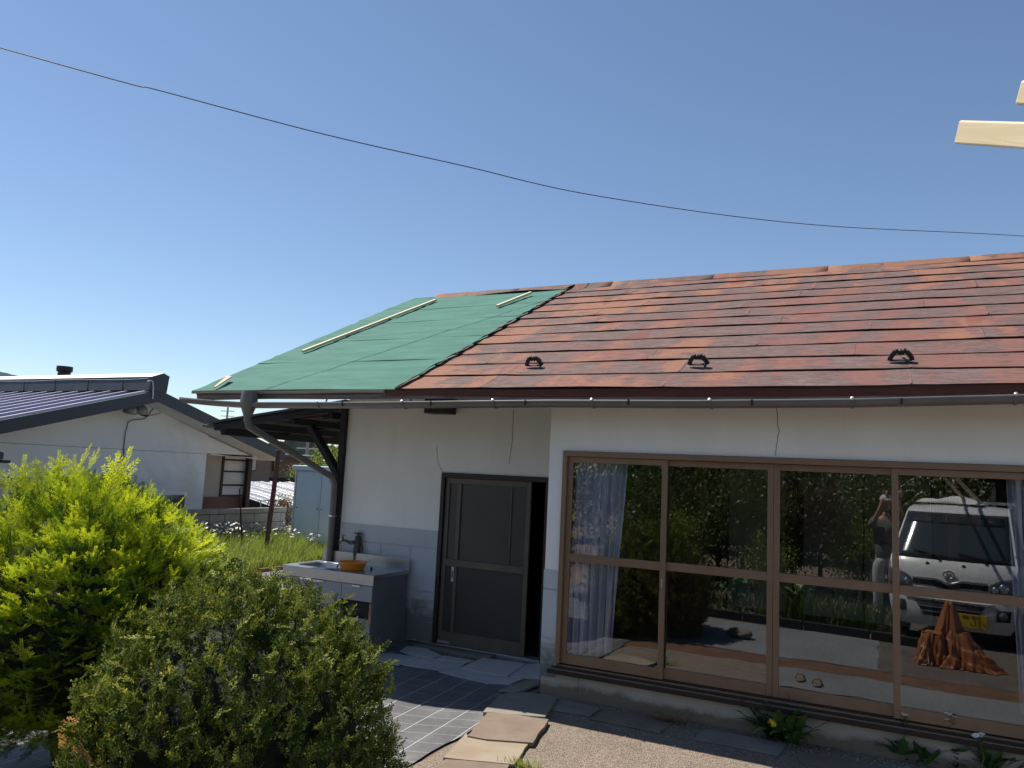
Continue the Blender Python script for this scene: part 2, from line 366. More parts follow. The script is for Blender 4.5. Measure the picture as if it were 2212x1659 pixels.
# ------------------------------------------------------------------ the house
house = thing('house', 'single-storey white plastered house with half stripped red metal roof', 'house', (-2.8, 0, 0))
TH = math.atan(.477); EY, EZ = -.45, 2.628; RL = 4.17/math.cos(TH); XL, XR, XG = -6.92, 3.6, -4.22
def RP(x, s, h=0.0): return (x, EY+s*math.cos(TH)-h*math.sin(TH), EZ+s*math.sin(TH)+h*math.cos(TH))
wl = MB()
def wallbox(*a): wl.box(*a)
wallbox(-2.8, -2.665, 0, .14, .235, 2.74); wallbox(-2.665, .92, 0, .14, 2.125, 2.74); wallbox(.92, 3.2, 0, .14, .235, 2.74)
wallbox(-2.8, -2.66, .14, 1.0, .0, 2.9)                                        # return beside the porch
wallbox(-5.9, -4.535, 1.0, 1.14, .02, 3.2); wallbox(-4.535, -2.8, 1.0, 1.14, 1.875, 3.2); wallbox(-3.225, -2.8, 1.0, 1.14, .02, 1.875)
wallbox(-5.9, -5.76, 1.14, 7.4, .02, 3.0); wallbox(-5.76, 3.06, 7.26, 7.4, .02, 3.0); wallbox(3.06, 3.2, .14, 7.4, .02, 2.8)
for x0, x1 in ((-5.9, -5.76), (3.06, 3.2)):                                     # gable triangles
    wl.prism([(x0, 1.14 if x0 < 0 else .14, 2.99), (x0, 7.26, 2.99), (x0, 3.72, 4.45)], (x1-x0, 0, 0))
wl.build('wall', m_plaster, house)
fb = MB().box(-2.803, 3.2, .012, .14, -.1, .233); fb.build('foundation', m_foundation, house, bevel=.004)
MB().box(-2.806, -2.668, -.006, .0, .16, 1.07).build('grey_wall_band', m_wains, house)
MB().box(-2.807, -2.668, -.009, -.006, .90, .903).build('band_joint', m_track, house)
# grey wainscot boards by the sink
zt = 1.225
for x0, x1, z0, z1 in ((-5.87, -4.54, 1.035, zt), (-5.87, -5.295, .03, 1.029), (-5.289, -4.89, .03, 1.029), (-4.884, -4.54, .03, 1.029)):
    MB().box(x0, x1, .988, 1.0, z0, z1).build('wainscot_board', m_wains, house, bevel=.002)
def crack(pts, off, wd=.0035):
    mb = MB()
    for a, b in zip(pts[:-1], pts[1:]): mb.bar((a[0], off, a[1]), (b[0], off, b[1]), wd, .0015, up=(0,1,0))
    mb.build('crack', m_track, house)
def crk(px, Y, n=9, amp=.006):
    P = [onY(*q, Y) for q in px]; out = []; rr = random.Random(str(px))
    for a, b in zip(P[:-1], P[1:]):
        for i in range(n): t = i/n; out.append((a[0]+(b[0]-a[0])*t+rr.uniform(-amp, amp), a[2]+(b[2]-a[2])*t))
    out.append((P[-1][0], P[-1][2])); return out
crack(crk([(1110,885), (1106,960), (1100,1002)], 1.0, 9, .003), .9985, .004); crack(crk([(957,1020), (946,1000), (944,965)], 1.0, 6), .9985)
crack(crk([(1677,880), (1682,930), (1676,985)], 0.0), -.0012); crack(crk([(1251,1458), (1248,1495)], 0.012, 6), .011, .004)
vt = MB().prism([(-4.70, .80, 2.52), (-4.40, .80, 2.52), (-4.40, .80, 2.72), (-4.70, .80, 2.72)], (0, .2, 0)); vt.build('vent_hood', m_track, house, bevel=.006)

# roof: deck, sheets, underlayment
def slope_pt(side, x, s, h):
    p = RP(x, s, h); return p if side == 0 else (p[0], 2*3.72-p[1], p[2])
for side in (0, 1):
    mb = MB()
    P = [slope_pt(side, XL+.03, .02, -.075), slope_pt(side, XR, .02, -.075), slope_pt(side, XR, RL, -.075), slope_pt(side, XL+.03, RL, -.075)]
    Q = [slope_pt(side, XL+.03, .02, -.012), slope_pt(side, XR, .02, -.012), slope_pt(side, XR, RL, -.012), slope_pt(side, XL+.03, RL, -.012)]
    mb.add(P+Q, [(0,1,2,3),(7,6,5,4),(0,4,5,1),(1,5,6,2),(2,6,7,3),(3,7,4,0)]); mb.build('roof_deck', m_fascia, house)
MB().grid(lambda u, v: slope_pt(1, XL+(XR-XL)*u, RL*v, .006+.004*math.sin(9*u)), 20, 2).build('rear_roof_sheet', m_roof, house)
NR = 12; RH = (RL-.02)/NR
def wob(x, r, k=1.0): return k*(.006*math.sin(x*1.7+r*2.1)+.004*math.sin(x*4.3+r*5.7)+.0025*math.sin(x*9.1+r))
for r in range(NR):
    edges = [XG+.03*math.sin(r*1.9)]; x = XG+.5+random.random()*1.3
    while x < XR-.4: edges.append(x); x += 1.72+random.uniform(-.1, .1)
    edges.append(XR)
    for x0, x1 in zip(edges[:-1], edges[1:]):
        n = max(3, int((x1-x0)/.16)); s0, s1 = r*RH, (r+1)*RH
        gap = .0022
        def f(u, v, s0=s0, s1=s1, x0=x0, x1=x1, r=r):
            xx = x0+gap+(x1-x0-2*gap)*u
            vv = v
            hump = .004*max(0, 1-min(u, 1-u)*(x1-x0)/.03)                                   # seam fold at the ends
            bul = .004*math.sin(vv*math.pi)*math.sin(xx*2.3+r*1.3)
            return RP(xx, s0+wob(xx, r)+(s1-s0+.01)*vv-(0 if vv > .01 else 0)+(wob(xx, r+1)-wob(xx, r))*vv, (.012*(1-vv)+.003)+hump+bul+wob(xx, r+3, .5)*(1-vv))
        MB().grid(f, n, 4).build('roof_sheet', m_roof, house, smooth=2)
        MB().grid(lambda u, v, f=f: tuple(np.array(f(u, 0))+np.array([0, -.0035, -.008*(1-v)])), n, 1).build('folded_edge', m_lip, house)
        if x0 > edges[0]: MB().grid(lambda u, v, s0=s0, x0=x0: RP(x0-.012+.024*u+.03*(v-.5)*0, s0+.015+(RH-.03)*v, .0045+.012*(1-v)+.004*math.sin(u*math.pi)), 4, 2).build('roof_seam', m_roof, house)
rows = [0, 1.06, 2.02, 2.95, 3.72, RL-.02]
for k in range(5):
    s0, s1 = rows[k]-(.05 if k else -.004), rows[k+1]
    ph = k*1.7
    def f(u, v, s0=s0, s1=s1, ph=ph, k=k):
        x0 = XL+.022*math.sin(s0+(s1-s0)*v*2.1)+.010*math.sin((s0+(s1-s0)*v)*11); x1 = XG+.03+.03*math.sin(v*7+k*2)
        x = x0+(x1-x0)*u; s = s0+(s1-s0)*v+.012*math.sin(x*2.1+ph)*(1-v)
        h = .004+.003*(1-v)+.004*math.sin(x*3.1+s*5+ph)*math.sin(s*11)+.010*math.exp(-((v-.35-.1*math.sin(x*1.3))/.05)**2)*abs(math.sin(x*.9+ph))
        return RP(x, s, h)
    MB().grid(f, 60, 26).build('underlayment_sheet', m_green, house, smooth=True)
# dark felt edge between green and red
fe = MB(); rr = random.Random(3)
pts = [(XG+.035+rr.uniform(-.022, .022), RL*i/40) for i in range(41)]
for (xa, sa), (xb, sb) in zip(pts[:-1], pts[1:]): fe.add([RP(xa-.022, sa, .019), RP(xa+.03, sa, .046), RP(xb+.03, sb, .046), RP(xb-.022, sb, .019)], [(0,1,2,3)])
fe.build('felt_edge', m_black, house, solid=.004)
x = XL+.42; i = 0                                                                 # ridge cap pieces
while x < XR-.05:
    x2 = min(XR, x+1.42+random.uniform(-.2, .2))
    def f(u, v, x=x, x2=x2, i=i):
        xx = x+(x2-x)*u; d = (v-.5)*2; bend = (.03*math.sin(xx*2.2) if xx < XG+.4 else .006*math.sin(xx*2))
        yy = 3.72+d*.135; return (xx, yy, EZ+RL*math.sin(TH)+.034-abs(d)*.135*.70+bend*abs(d)+.004*(i % 2)+(.012 if abs(d) < .3 else 0))
    MB().grid(f, 8, 6).build('ridge_cap', m_roof, house, smooth=2, solid=.003); x = x2-.015; i += 1
# fascia, drip edge, rake boards
FB = onY(620, 863, EY+.045)[2]
def eavew(x): return .014*math.sin(x*1.1+.5)+.008*math.sin(x*2.9)
mb = MB().grid(lambda u, v: (XL+.05+(XR-XL-.05)*u, EY+.045, FB+(EZ-.022-FB)*v+eavew(XL+(XR-XL)*u)*.5), 30, 1); mb.build('fascia_board', m_fascia, house, solid=.03)
MB().grid(lambda u, v: (XG-.12+(XR-XG+.12)*u, EY+.012+.012*(v < .5), EZ-.066*(1-v)+.006+.5*eavew(XG+(XR-XG)*u)), 24, 1).build('drip_edge', m_drip, house, solid=.004)
MB().grid(lambda u, v: (XL+(XG-.13-XL)*u, EY+.006, EZ-.030*(1-v)+.004+.004*math.sin(u*9)), 14, 1).build('eave_batten', oldwood_mat('bleached_batten', (.25,.17,.13,1), (.50,.40,.32,1)), house, solid=.022)
mb = MB(); a, b = RP(XL+.03, .05, -.09), RP(XL+.03, RL, -.09); mb.bar(a, b, .03, .13, up=(0,-math.sin(TH),math.cos(TH))); mb.build('rake_board', m_fascia, house)
a, b = onY(458,818,-.35), onY(466,842,-.42)
MB().prism([RP(-6.60, .02, .03), RP(-6.575, .02, .03), RP(-6.60, .30, .06), RP(-6.70, .33, .06)], (0, 0, .012)).build('torn_plywood_scrap', mat('raw_plywood', (.55,.38,.26,1), .8, var=.2, scale=9), house)
# snow guards: pairs of black bent straps
for px, py in ((1154,790), (1509,788), (1946,779)):
    d = ray(px, py); 
    # point on the roof plane
    n = np.array([0, -math.sin(TH), math.cos(TH)]); p0 = np.array(RP(0, 0, .03)); t = n@(p0-CAM)/(n@d); c = CAM+d*t
    mb = MB()
    tv = np.array([0, math.cos(TH), math.sin(TH)]); xv = np.array([.82, 0, 0]); n = n*.86
    for sgn in (-1, 1):
        q = [c+xv*sgn*.092+n*.004, c+xv*sgn*.084+n*.036, c+xv*sgn*.044+n*.086, c+xv*sgn*.020+n*.090, c+xv*sgn*.002+n*.062]
        for a, b in zip(q[:-1], q[1:]): mb.bar(a, b, .034, .030, up=tv)
    mb.bar(c-xv*.09+n*.004, c+xv*.09+n*.004, .05, .004, up=n); mb.bar(c+n*.09, c+tv*.16+n*.006, .03, .008, up=xv)
    mb.build('snow_guard', m_black, house, bevel=.002)

# gutter, brackets, funnel, downpipe
gp = [onY(396,861,-.50), onY(470,868,-.50), onY(535,872,-.50), onY(548,872,-.50), onY(800,872,-.50), onY(1190,868,-.50), onY(1500,869,-.50), onY(1850,866,-.50), onY(2212,857,-.50), np.array([3.5,-.50,2.535])]
g = MB(); nseg = 10
for i, p in enumerate(gp):
    for k in range(nseg+1):
        a = math.pi*k/nseg; g.v.append((p[0], -.50-.056*math.cos(a), p[2]+.012-.058*math.sin(a)))
for i in range(len(gp)-1):
    for k in range(nseg): b = i*(nseg+1)+k; g.f.append((b, b+1, b+nseg+2, b+nseg+1))
gut = g.build('gutter', m_gutter, house, smooth=2, solid=.004)
for x in (gp[0][0]+.02,):
    MB().prism([(x, -.50-.056*math.cos(math.pi*k/8), gp[0][2]+.012-.058*math.sin(math.pi*k/8)) for k in range(9)], (.004,0,0)).build('end_cap', m_gutter, gut)
for px in (694, 877, 1072, 1284, 1537, 1842, 2192):
    p = onY(px, 868, -.50); i = next(k for k in range(len(gp)-1) if gp[k+1][0] >= p[0]); t = (p[0]-gp[i][0])/(gp[i+1][0]-gp[i][0]); z = gp[i][2]*(1-t)+gp[i+1][2]*t
    mb = MB(); q = [(p[0], -.50-.063*math.cos(math.pi*k/8), z+.012-.064*math.sin(math.pi*k/8)) for k in range(9)]
    for a, b in zip(q[:-1], q[1:]): mb.bar(a, b, .018, .004, up=(1,0,0) if False else (0,.3,1))
    mb.bar(q[-1], (p[0], EY+.05, EZ-.05), .016, .006); mb.build('gutter_bracket', m_gutter, gut)
    MB().lathe([(0,0),(.013,0),(.013,.012),(0,.016)], (p[0], -.566, z+.008), 8, (0,-1,.4)).build('bracket_tip', m_bracket, gut)
    MB().box(p[0]+.30, p[0]+.315, -.60+.04, -.55, z-.03, z+.014).build('gutter_joint', m_track, gut)
fx, fz = gp[2][0]+.03, gp[2][2]
mb = MB(); prof = [(.075,.065,.13), (.082,.075,.02), (.075,.07,-.02), (.034,.034,-.145), (.034,.034,-.19)]
for a, b, h in prof:
    for k in range(12): an = 2*math.pi*k/12; mb.v.append((fx+a*math.copysign(abs(math.cos(an))**.6, math.cos(an)), -.515+b*math.copysign(abs(math.sin(an))**.6, math.sin(an)), fz+h))
for i in range(4):
    for k in range(12): mb.f.append((i*12+k, i*12+(k+1)%12, (i+1)*12+(k+1)%12, (i+1)*12+k))
mb.build('gutter_funnel', m_gutter, gut, smooth=2)
e0 = np.array([fx+.005, -.515, fz-.17]); e1 = np.array([fx+.01, -.50, fz-.235]); w0 = np.array([-5.955, .83, 1.76]); w1 = np.array([-5.955, .90, 1.66])
mb = MB().tube([e0, e1*.6+e0*.4, e1, e1+(w0-e1)*.06, e1+(w0-e1)*.97, w0, w0*.4+w1*.6+np.array([0,.0,.0]), w1, (-5.955, .90, .02)], .037, 12); mb.build('downpipe', m_gutter, gut, smooth=2)
MB().tube([(-5.955+.045*math.cos(a), .90+.045*math.sin(a), 1.30) for a in np.linspace(0, 6.283, 13)], .004, 5).build('pipe_clip', m_bracket, gut)
MB().bar((-5.955, .94, 1.30), (-5.9, .985, 1.30), .006, .006).build('pipe_clip', m_bracket, gut)

# lean-to on the left side of the house
LX0, LX1, LZ0, LZ1, LY0, LY1 = -8.15, -5.91, 2.365, 2.655, .99, 4.6
mb = MB().prism([(LX0, LY0-.06, LZ0), (LX1, LY0-.06, LZ1), (LX1, LY0-.06, LZ1+.03), (LX0, LY0-.06, LZ0+.03)], (0, LY1-LY0+.12, 0)); lt = mb.build('lean_to_roof', mat('dark_metal_sheet', (.03,.031,.036,1), .5, .2), house)
for y in (LY0, 2.2, 3.4, LY1-.05): MB().bar((LX0+.06, y, LZ0-.045), (LX1, y, LZ1-.045), .045, .085).build('rafter', m_darkwood, lt)
for k, x in enumerate((-7.98, -7.4, -6.8, -6.2)): 
    z = LZ0+(x-LX0)/(LX1-LX0)*(LZ1-LZ0)-.115; MB().bar((x, LY0+.03, z), (x, LY1, z), .07, .085 if k else .10).build('purlin', m_darkwood, lt)
for y in np.arange(LY0+.13, LY1, .30):
    MB().bar((LX0+.03, y, LZ0-.012), (LX1, y, LZ1-.012), .285, .018).build('soffit_board', m_darkwood, lt)
MB().box(-5.985, -5.903, .955, 1.035, .02, 2.64).build('post', m_darkwood, lt, bevel=.004)
MB().box(-5.985, -5.903, 4.4, 4.48, .02, 2.64).build('post', m_darkwood, lt, bevel=.004)
for y in (.995, 4.44): MB().bar((-5.945, y, 1.74), (-6.47, y, 2.36), .07, .11, up=(0,1,0)).build('brace', m_darkwood, lt, bevel=.004)
for x in (-6.55,-6.15): MB().bar((x-.25, 1.15, 2.47), (x+.16, 1.30, 2.52), .09, .03).build('stored_plank', m_brownwood, lt)
g = MB(); 
for y in (LY0-.1, LY1): 
    for k in range(9): a = math.pi*k/8; g.v.append((LX0-.03-.045*math.cos(a), y, LZ0-.01-.05*math.sin(a)))
for k in range(8): g.f.append((k, k+1, 9+k+1, 9+k))
g.build('gutter', m_gutter, lt, smooth=True, solid=.004)
# ---------------- entrance door
DX0, DX1, DZ0, DZ1 = -4.53, -3.228, .022, 1.872
df = MB().box(DX0+.045, DX1-.03, .975, 1.09, DZ1-.05, DZ1).build('door_frame', m_track, house, bevel=.003)
for nm, a in (('door_jamb', (DX0, DX0+.045, .975, 1.09, DZ0, DZ1)), ('door_jamb', (DX1-.03, DX1+.0, .975, 1.09, DZ0, DZ1)), ('threshold', (DX0-.02, DX1-.01, .955, 1.10, DZ0-.03, DZ0+.012))):
    MB().box(*a).build(nm, m_track if nm != 'threshold' else m_silver, df, bevel=.003)
P0, P1, yb0, yb1, zb, zt_ = DX0+.05, -3.435, 1.005, 1.04, DZ0+.014, DZ1-.052
ed = MB().box(P0, P0+.05, yb0, yb1, zb, zt_).build('entrance_door', m_doorframe, house, bevel=.003)
MB().box(P1-.05, P1, yb0, yb1, zb, zt_).build('stile', m_doorframe, ed, bevel=.003)
xm = P0+.155; xr2 = P1-.235; zr0, zr1 = .862, .935
for nm, a in (('top_rail', (P0+.05, P1-.05, yb0, yb1, zt_-.06, zt_)), ('bottom_rail', (P0+.05, P1-.05, yb0, yb1, zb, zb+.13)),
              ('middle_rail', (P0+.05, P1-.05, yb0-.003, yb1, zr0, zr1)), ('stile', (xm, xm+.045, yb0-.002, yb1, zr1, zt_-.06)), ('stile', (xm, xm+.04, yb0-.002, yb1, zb+.13, zr0)), ('glazing_bar', (xr2, xr2+.014, yb0+.004, yb1, zr1, zt_-.06))):
    MB().box(*a).build(nm, m_doorframe, ed, bevel=.003)
for a in ((P0+.05, xm, zr1, zt_-.06), (xm+.045, xr2, zr1, zt_-.06), (xr2+.014, P1-.05, zr1, zt_-.06)):
    MB().box(a[0], a[1], yb0+.016, yb0+.022, a[2], a[3]).build('pane', m_frost, ed)
for a in ((P0+.05, xm, zb+.13, zr0), (xm+.04, P1-.05, zb+.13, zr0)): MB().box(a[0], a[1], yb0+.012, yb0+.022, a[2], a[3]).build('lower_panel', m_doorpanel, ed)
h = MB().box(xm-.018, xm+.012, yb0-.014, yb0-.004, .70, .86).build('handle', m_silver, ed, bevel=.003)
MB().box(xm-.010, xm+.004, yb0-.017, yb0-.0142, .74, .82).build('keyhole_plate', m_track, ed)
MB().box(P0, P0+.16, yb0-.008, yb0-.001, zb+.01, zb+.03).build('silver_strip', m_silver, ed)
MB().box(DX0-.12, -3.72, .80, .94, -.03, .035).build('step_board', m_fascia, house, bevel=.008)
# dark hall behind
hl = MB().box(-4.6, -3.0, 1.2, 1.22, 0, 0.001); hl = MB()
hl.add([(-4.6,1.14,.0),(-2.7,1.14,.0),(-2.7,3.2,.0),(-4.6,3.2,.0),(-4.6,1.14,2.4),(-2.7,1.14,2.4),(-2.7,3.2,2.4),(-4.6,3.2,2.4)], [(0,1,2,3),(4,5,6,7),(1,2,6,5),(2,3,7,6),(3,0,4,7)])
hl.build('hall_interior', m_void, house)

# ---------------- sliding windows
WX0, WX1, WZ0, WZ1 = -2.662, .915, .235, 2.122
win = MB().box(WX0, WX1, -.022, .10, WZ1-.045, WZ1).build('window_frame', m_bronze, house, bevel=.003)
for nm, a in (('frame_jamb', (WX0, WX0+.04, -.022, .10, WZ0+.05, WZ1-.045)), ('frame_jamb', (WX1-.04, WX1, -.022, .10, WZ0+.05, WZ1-.045))):
    MB().box(*a).build(nm, m_bronze, win, bevel=.003)
for k in range(4): MB().box(WX0-.03, WX1, -.045+k*.028, -.045+k*.028+.024, WZ0-.012+.0, WZ0+.012+k*.013).build('sill_track', m_track if k % 2 else m_bronze, win, bevel=.002)
MB().box(WX0-.055, WX1, -.062, -.046, WZ0-.03, WZ0+.004).build('sill_lip', m_track, win, bevel=.003)
WM = [-1.742, -.869, -.004]
SH = [(WX0+.042, WM[0]+.022, .012), (WM[0]-.03, WM[1]-.001, .047), (WM[1]+.001, WM[2]+.03, .047), (WM[2]-.025, WX1-.042, .012)]
zr = 1.192
for i, (x0, x1, y0) in enumerate(SH):
    y1 = y0+.03; z0, z1 = WZ0+.052, WZ1-.047; st = .046
    sash = MB().box(x0, x0+st, y0, y1, z0, z1).build('sash', m_bronze, house, bevel=.003)
    MB().box(x1-st, x1, y0, y1, z0, z1).build('stile', m_bronze, sash, bevel=.003)
    MB().box(x0+st, x1-st, y0+.001, y1, z1-.05, z1).build('top_rail', m_bronze, sash, bevel=.003)
    MB().box(x0+st, x1-st, y0+.001, y1, z0, z0+.085).build('bottom_rail', m_bronze, sash, bevel=.003)
    MB().box(x0+st, x1-st, y0-.002, y1, zr-.034, zr+.034).build('middle_rail', m_bronze, sash, bevel=.003)
    MB().box(x0+st, x1-st, y0+.013, y0+.017, z0+.085, zr-.034).build('pane', m_glass, sash); MB().box(x0+st, x1-st, y0+.013, y0+.017, zr+.034, z1-.05).build('pane', m_glass, sash)
    if i == 0: MB().box(x1-.030, x1-.018, y0-.006, y0, 1.02, 1.09).build('latch', m_silver, sash, bevel=.002)

# ---------------- room behind the glass
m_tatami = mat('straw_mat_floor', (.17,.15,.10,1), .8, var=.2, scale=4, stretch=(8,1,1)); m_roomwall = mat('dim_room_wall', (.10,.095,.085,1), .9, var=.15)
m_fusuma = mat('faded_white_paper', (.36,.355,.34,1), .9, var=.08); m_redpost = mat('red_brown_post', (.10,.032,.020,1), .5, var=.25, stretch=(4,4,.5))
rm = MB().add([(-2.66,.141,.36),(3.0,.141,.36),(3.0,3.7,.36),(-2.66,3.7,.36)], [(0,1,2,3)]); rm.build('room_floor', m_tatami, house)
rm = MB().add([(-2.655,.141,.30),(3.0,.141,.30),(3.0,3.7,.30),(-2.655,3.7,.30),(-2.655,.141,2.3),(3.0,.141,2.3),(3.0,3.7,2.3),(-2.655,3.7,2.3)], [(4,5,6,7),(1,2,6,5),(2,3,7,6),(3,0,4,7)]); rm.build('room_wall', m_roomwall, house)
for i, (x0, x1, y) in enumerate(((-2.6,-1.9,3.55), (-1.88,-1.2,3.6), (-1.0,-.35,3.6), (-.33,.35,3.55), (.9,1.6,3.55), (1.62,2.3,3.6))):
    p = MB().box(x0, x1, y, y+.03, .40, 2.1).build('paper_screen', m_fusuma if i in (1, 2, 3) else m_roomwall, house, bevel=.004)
    MB().lathe([(0,0),(.04,0),(.045,.008),(0,.004)], (x1-.09, y, 1.25), 16, (0,-1,0)).build('round_pull', m_black, p)
for x, y in ((-1.98, 2.4), (-1.12, 3.5), (.42, 3.5), (.47, 1.9), (.66, 2.2), (-2.0, 3.5)): MB().box(x-.05, x+.05, y-.05, y+.05, .36, 2.3).build('room_post', m_redpost, house, bevel=.004)
MB().box(-2.65, 2.9, 3.45, 3.55, 2.12, 2.22).build('lintel', m_redpost, house)
sh = MB().box(-2.6, -1.75, 2.0, 2.03, .36, .95).build('wainscot_panel', m_redpost, house)
# curtains
m_curtain = mat('pale_lilac_curtain', (.74,.73,.86,1), .85, var=.06, scale=6, bump=.1, bscale=300, bdist=.001)
def curtain(x0, x1, tb0, tb1, y, z0, z1, nf, label, seed):
    rr = random.Random(seed); ph = [rr.uniform(0, 6.28) for _ in range(6)]
    def f(u, v):
        uu = u+.02*math.sin(nf*2*math.pi*u+ph[0])
        x = (x0+(x1-x0)*uu)*v + (tb0+(tb1-tb0)*uu)*(1-v)
        k = .35+.65*(1-v)
        d = .055*k*math.sin(nf*2*math.pi*u+ph[1]+.8*math.sin(3*v+ph[2]))+.02*math.sin(nf*4.7*math.pi*u+ph[3]+2*(1-v))+.03*(1-v)*math.sin(7*u+ph[4])
        zz = z0+(z1-z0)*v+.03*(1-v)*math.sin(nf*2*math.pi*u*.5)
        return (x, y+d, zz)
    o = MB().grid(f, 160, 30).build('curtain', m_curtain, None, smooth=True, fixn=False); tag(o, label, 'curtain'); return o
curtain(-2.63, -2.13, -2.62, -2.20, .18, .365, 2.07, 6, 'pale lilac curtain bunched behind the glass next to the porch corner', 1)
curtain(.70, 1.35, .76, 1.25, .20, .375, 2.06, 8, 'pale lilac curtain at the far window end behind the truck reflection', 4)
# ------------------------------------------------------------------ loose battens on the roof
def roof_batten(a, b, label):
    o = plank('wood_batten', a, b, .048, .03, (0, -math.sin(TH), math.cos(TH)), m_lumber); tag(o, label, 'batten', None); return o
def on_roof(px, py, h=.036):
    d = ray(px, py); n = np.array([0, -math.sin(TH), math.cos(TH)]); p0 = np.array(RP(0, 0, h)); return CAM+d*(n@(p0-CAM)/(n@d))
roof_batten(on_roof(654,759), on_roof(941,648), 'long pale wooden batten lying up the green roof slope')
roof_batten(on_roof(1074,661), on_roof(1147,632, .055), 'short pale wooden batten lying over the ridge of the green roof')

# ------------------------------------------------------------------ paving stones
Zp = lambda zx, zy: (792+.2604*zx, 1332+.2604*zy)
path = MB().grid(lambda u, v: (-4.9+2.1*u, .35+.6*v, gz(-4.9+2.1*u, .35+.6*v)+.004), 8, 4).build('porch_floor', m_slab_dark, None, fixn=False); struct(path)
slab_no = 0
def slab(px, m, th, off, name='paving_stone', tilt=0.0, parent=path):
    global slab_no; slab_no += 1; rr = random.Random(slab_no)
    P = [onG(*Zp(*q), off+th) for q in px]; c = np.mean(P, axis=0); out = []
    n = len(P)
    for i in range(n):              # chipped edges
        a, b = P[i], P[(i+1) % n]; L = np.linalg.norm(b-a); k = max(1, int(L/.09))
        for j in range(k):
            q = a+(b-a)*j/k
            if j: q = q+np.array([rr.uniform(-.007, .007), rr.uniform(-.007, .007), 0])
            out.append(q+np.array([0, 0, tilt*(q[0]-c[0])]))
    mb = MB(); mb.prism([q-np.array([0, 0, th]) for q in out], (0, 0, th)); o = mb.build(name, m, parent, bevel=.003); return o
slab([(1095,605),(1240,625),(1430,560),(1435,520),(1360,513)], m_slab_dark, .02, .022)
slab([(965,790),(1480,830),(1578,665),(1430,640),(1300,622),(1110,640)], m_slab_dark, .03, .015)
slab([(835,985),(990,1015),(1380,1045),(1510,850),(1260,815),(1000,795)], m_slab_brown, .03, .012)
slab([(635,1165),(1225,1225),(1350,1045),(1000,1018),(840,992),(828,960)], m_slab_tan, .02, .010)
slab([(560,1320),(650,1180),(1190,1222),(1100,1340)], m_slab_brown, .02, .004)
slab([(-260,330),(-100,270),(0,285),(440,330),(460,335),(260,395),(0,340)], m_slab_grey, .018, .020)
slab([(275,285),(340,240),(500,262),(620,320),(550,340),(400,320)], m_slab_grey, .014, .030)
slab([(290,392),(470,340),(820,385),(780,420),(600,440)], m_slab_grey, .016, .014)
slab([(545,355),(640,320),(890,365),(830,380),(700,362)], m_slab_grey, .012, .030)
slab([(780,420),(960,340),(1315,385),(1165,490),(990,465)], m_slab_grey, .02, .026)
slab([(600,450),(780,425),(990,475),(1165,492),(1320,505),(1190,558),(960,540)], m_slab_grey, .016, .008)
slab([(1170,490),(1315,390),(1440,390),(1440,520),(1320,505)], m_slab_grey, .016, .016)
# dull edging stones sunk in front of the facade
for i, (x0, x1, y0, y1) in enumerate(((-2.55,-2.2,-.38,-.12), (-2.15,-1.62,-.42,-.16), (-1.35,-.76,-.43,-.16), (-.64,.0,-.47,-.2), (.12,.75,-.46,-.16), (.8,1.5,-.46,-.12))):
    rr = random.Random(i+90); j = lambda: rr.uniform(-.03, .03)
    MB().prism([(x0+j(), y0+j(), .004), (x1+j(), y0+j(), .004), (x1+j(), y1+j(), .004), (x0+j(), y1+j(), .004)], (0, 0, .006+rr.uniform(0, .012))).build('edging_stone', [m_slab_dark, m_slab_brown][i % 2], path, bevel=.006)
# loose pebbles and crumbs along the wall foot
mb = MB(); rr = random.Random(5)
for _ in range(2600):
    x = rr.uniform(-2.75, 1.4); y = -abs(rr.gauss(.05, .28))+.01; r = rr.uniform(.003, .011)
    if y < -.9 or y > -.005: continue
    mb.add([(x+r*rr.uniform(.6,1.3)*dx, y+r*rr.uniform(.6,1.3)*dy, .006+(r*.8 if k == 4 else 0)) for k, (dx, dy) in enumerate(((1,0),(0,1),(-1,0),(0,-1),(0,0)))], [(0,1,4),(1,2,4),(2,3,4),(3,0,4)])
o = mb.build('loose_gravel', m_slab_tan, None); tag(o, 'scattered grit and pebbles along the foot of the wall', 'gravel', kind='stuff')
o = MB().box(-7.25, -6.45, 1.55, 2.05, 0, .12).build('concrete_step', concrete_mat('pale_concrete', (.45,.42,.38), (.55,.52,.48)), None, bevel=.01); tag(o, 'pale concrete step stone on the weed sheet beside the sink cabinet', 'step')
e0, e1 = onZ(498,1247,0), onZ(688,1224,0)
mb = MB(); mb.bar((e0[0]-.1, e0[1]-1.2, .035), (e1[0]-.1, e1[1]+.6, .035), .06, .07)
o = mb.build('edging_board', oldwood_mat('rusty_edging', (.13,.065,.035,1), (.26,.15,.09,1)), None, bevel=.005); tag(o, 'brown timber edging board between weed sheet and grass', 'edging')

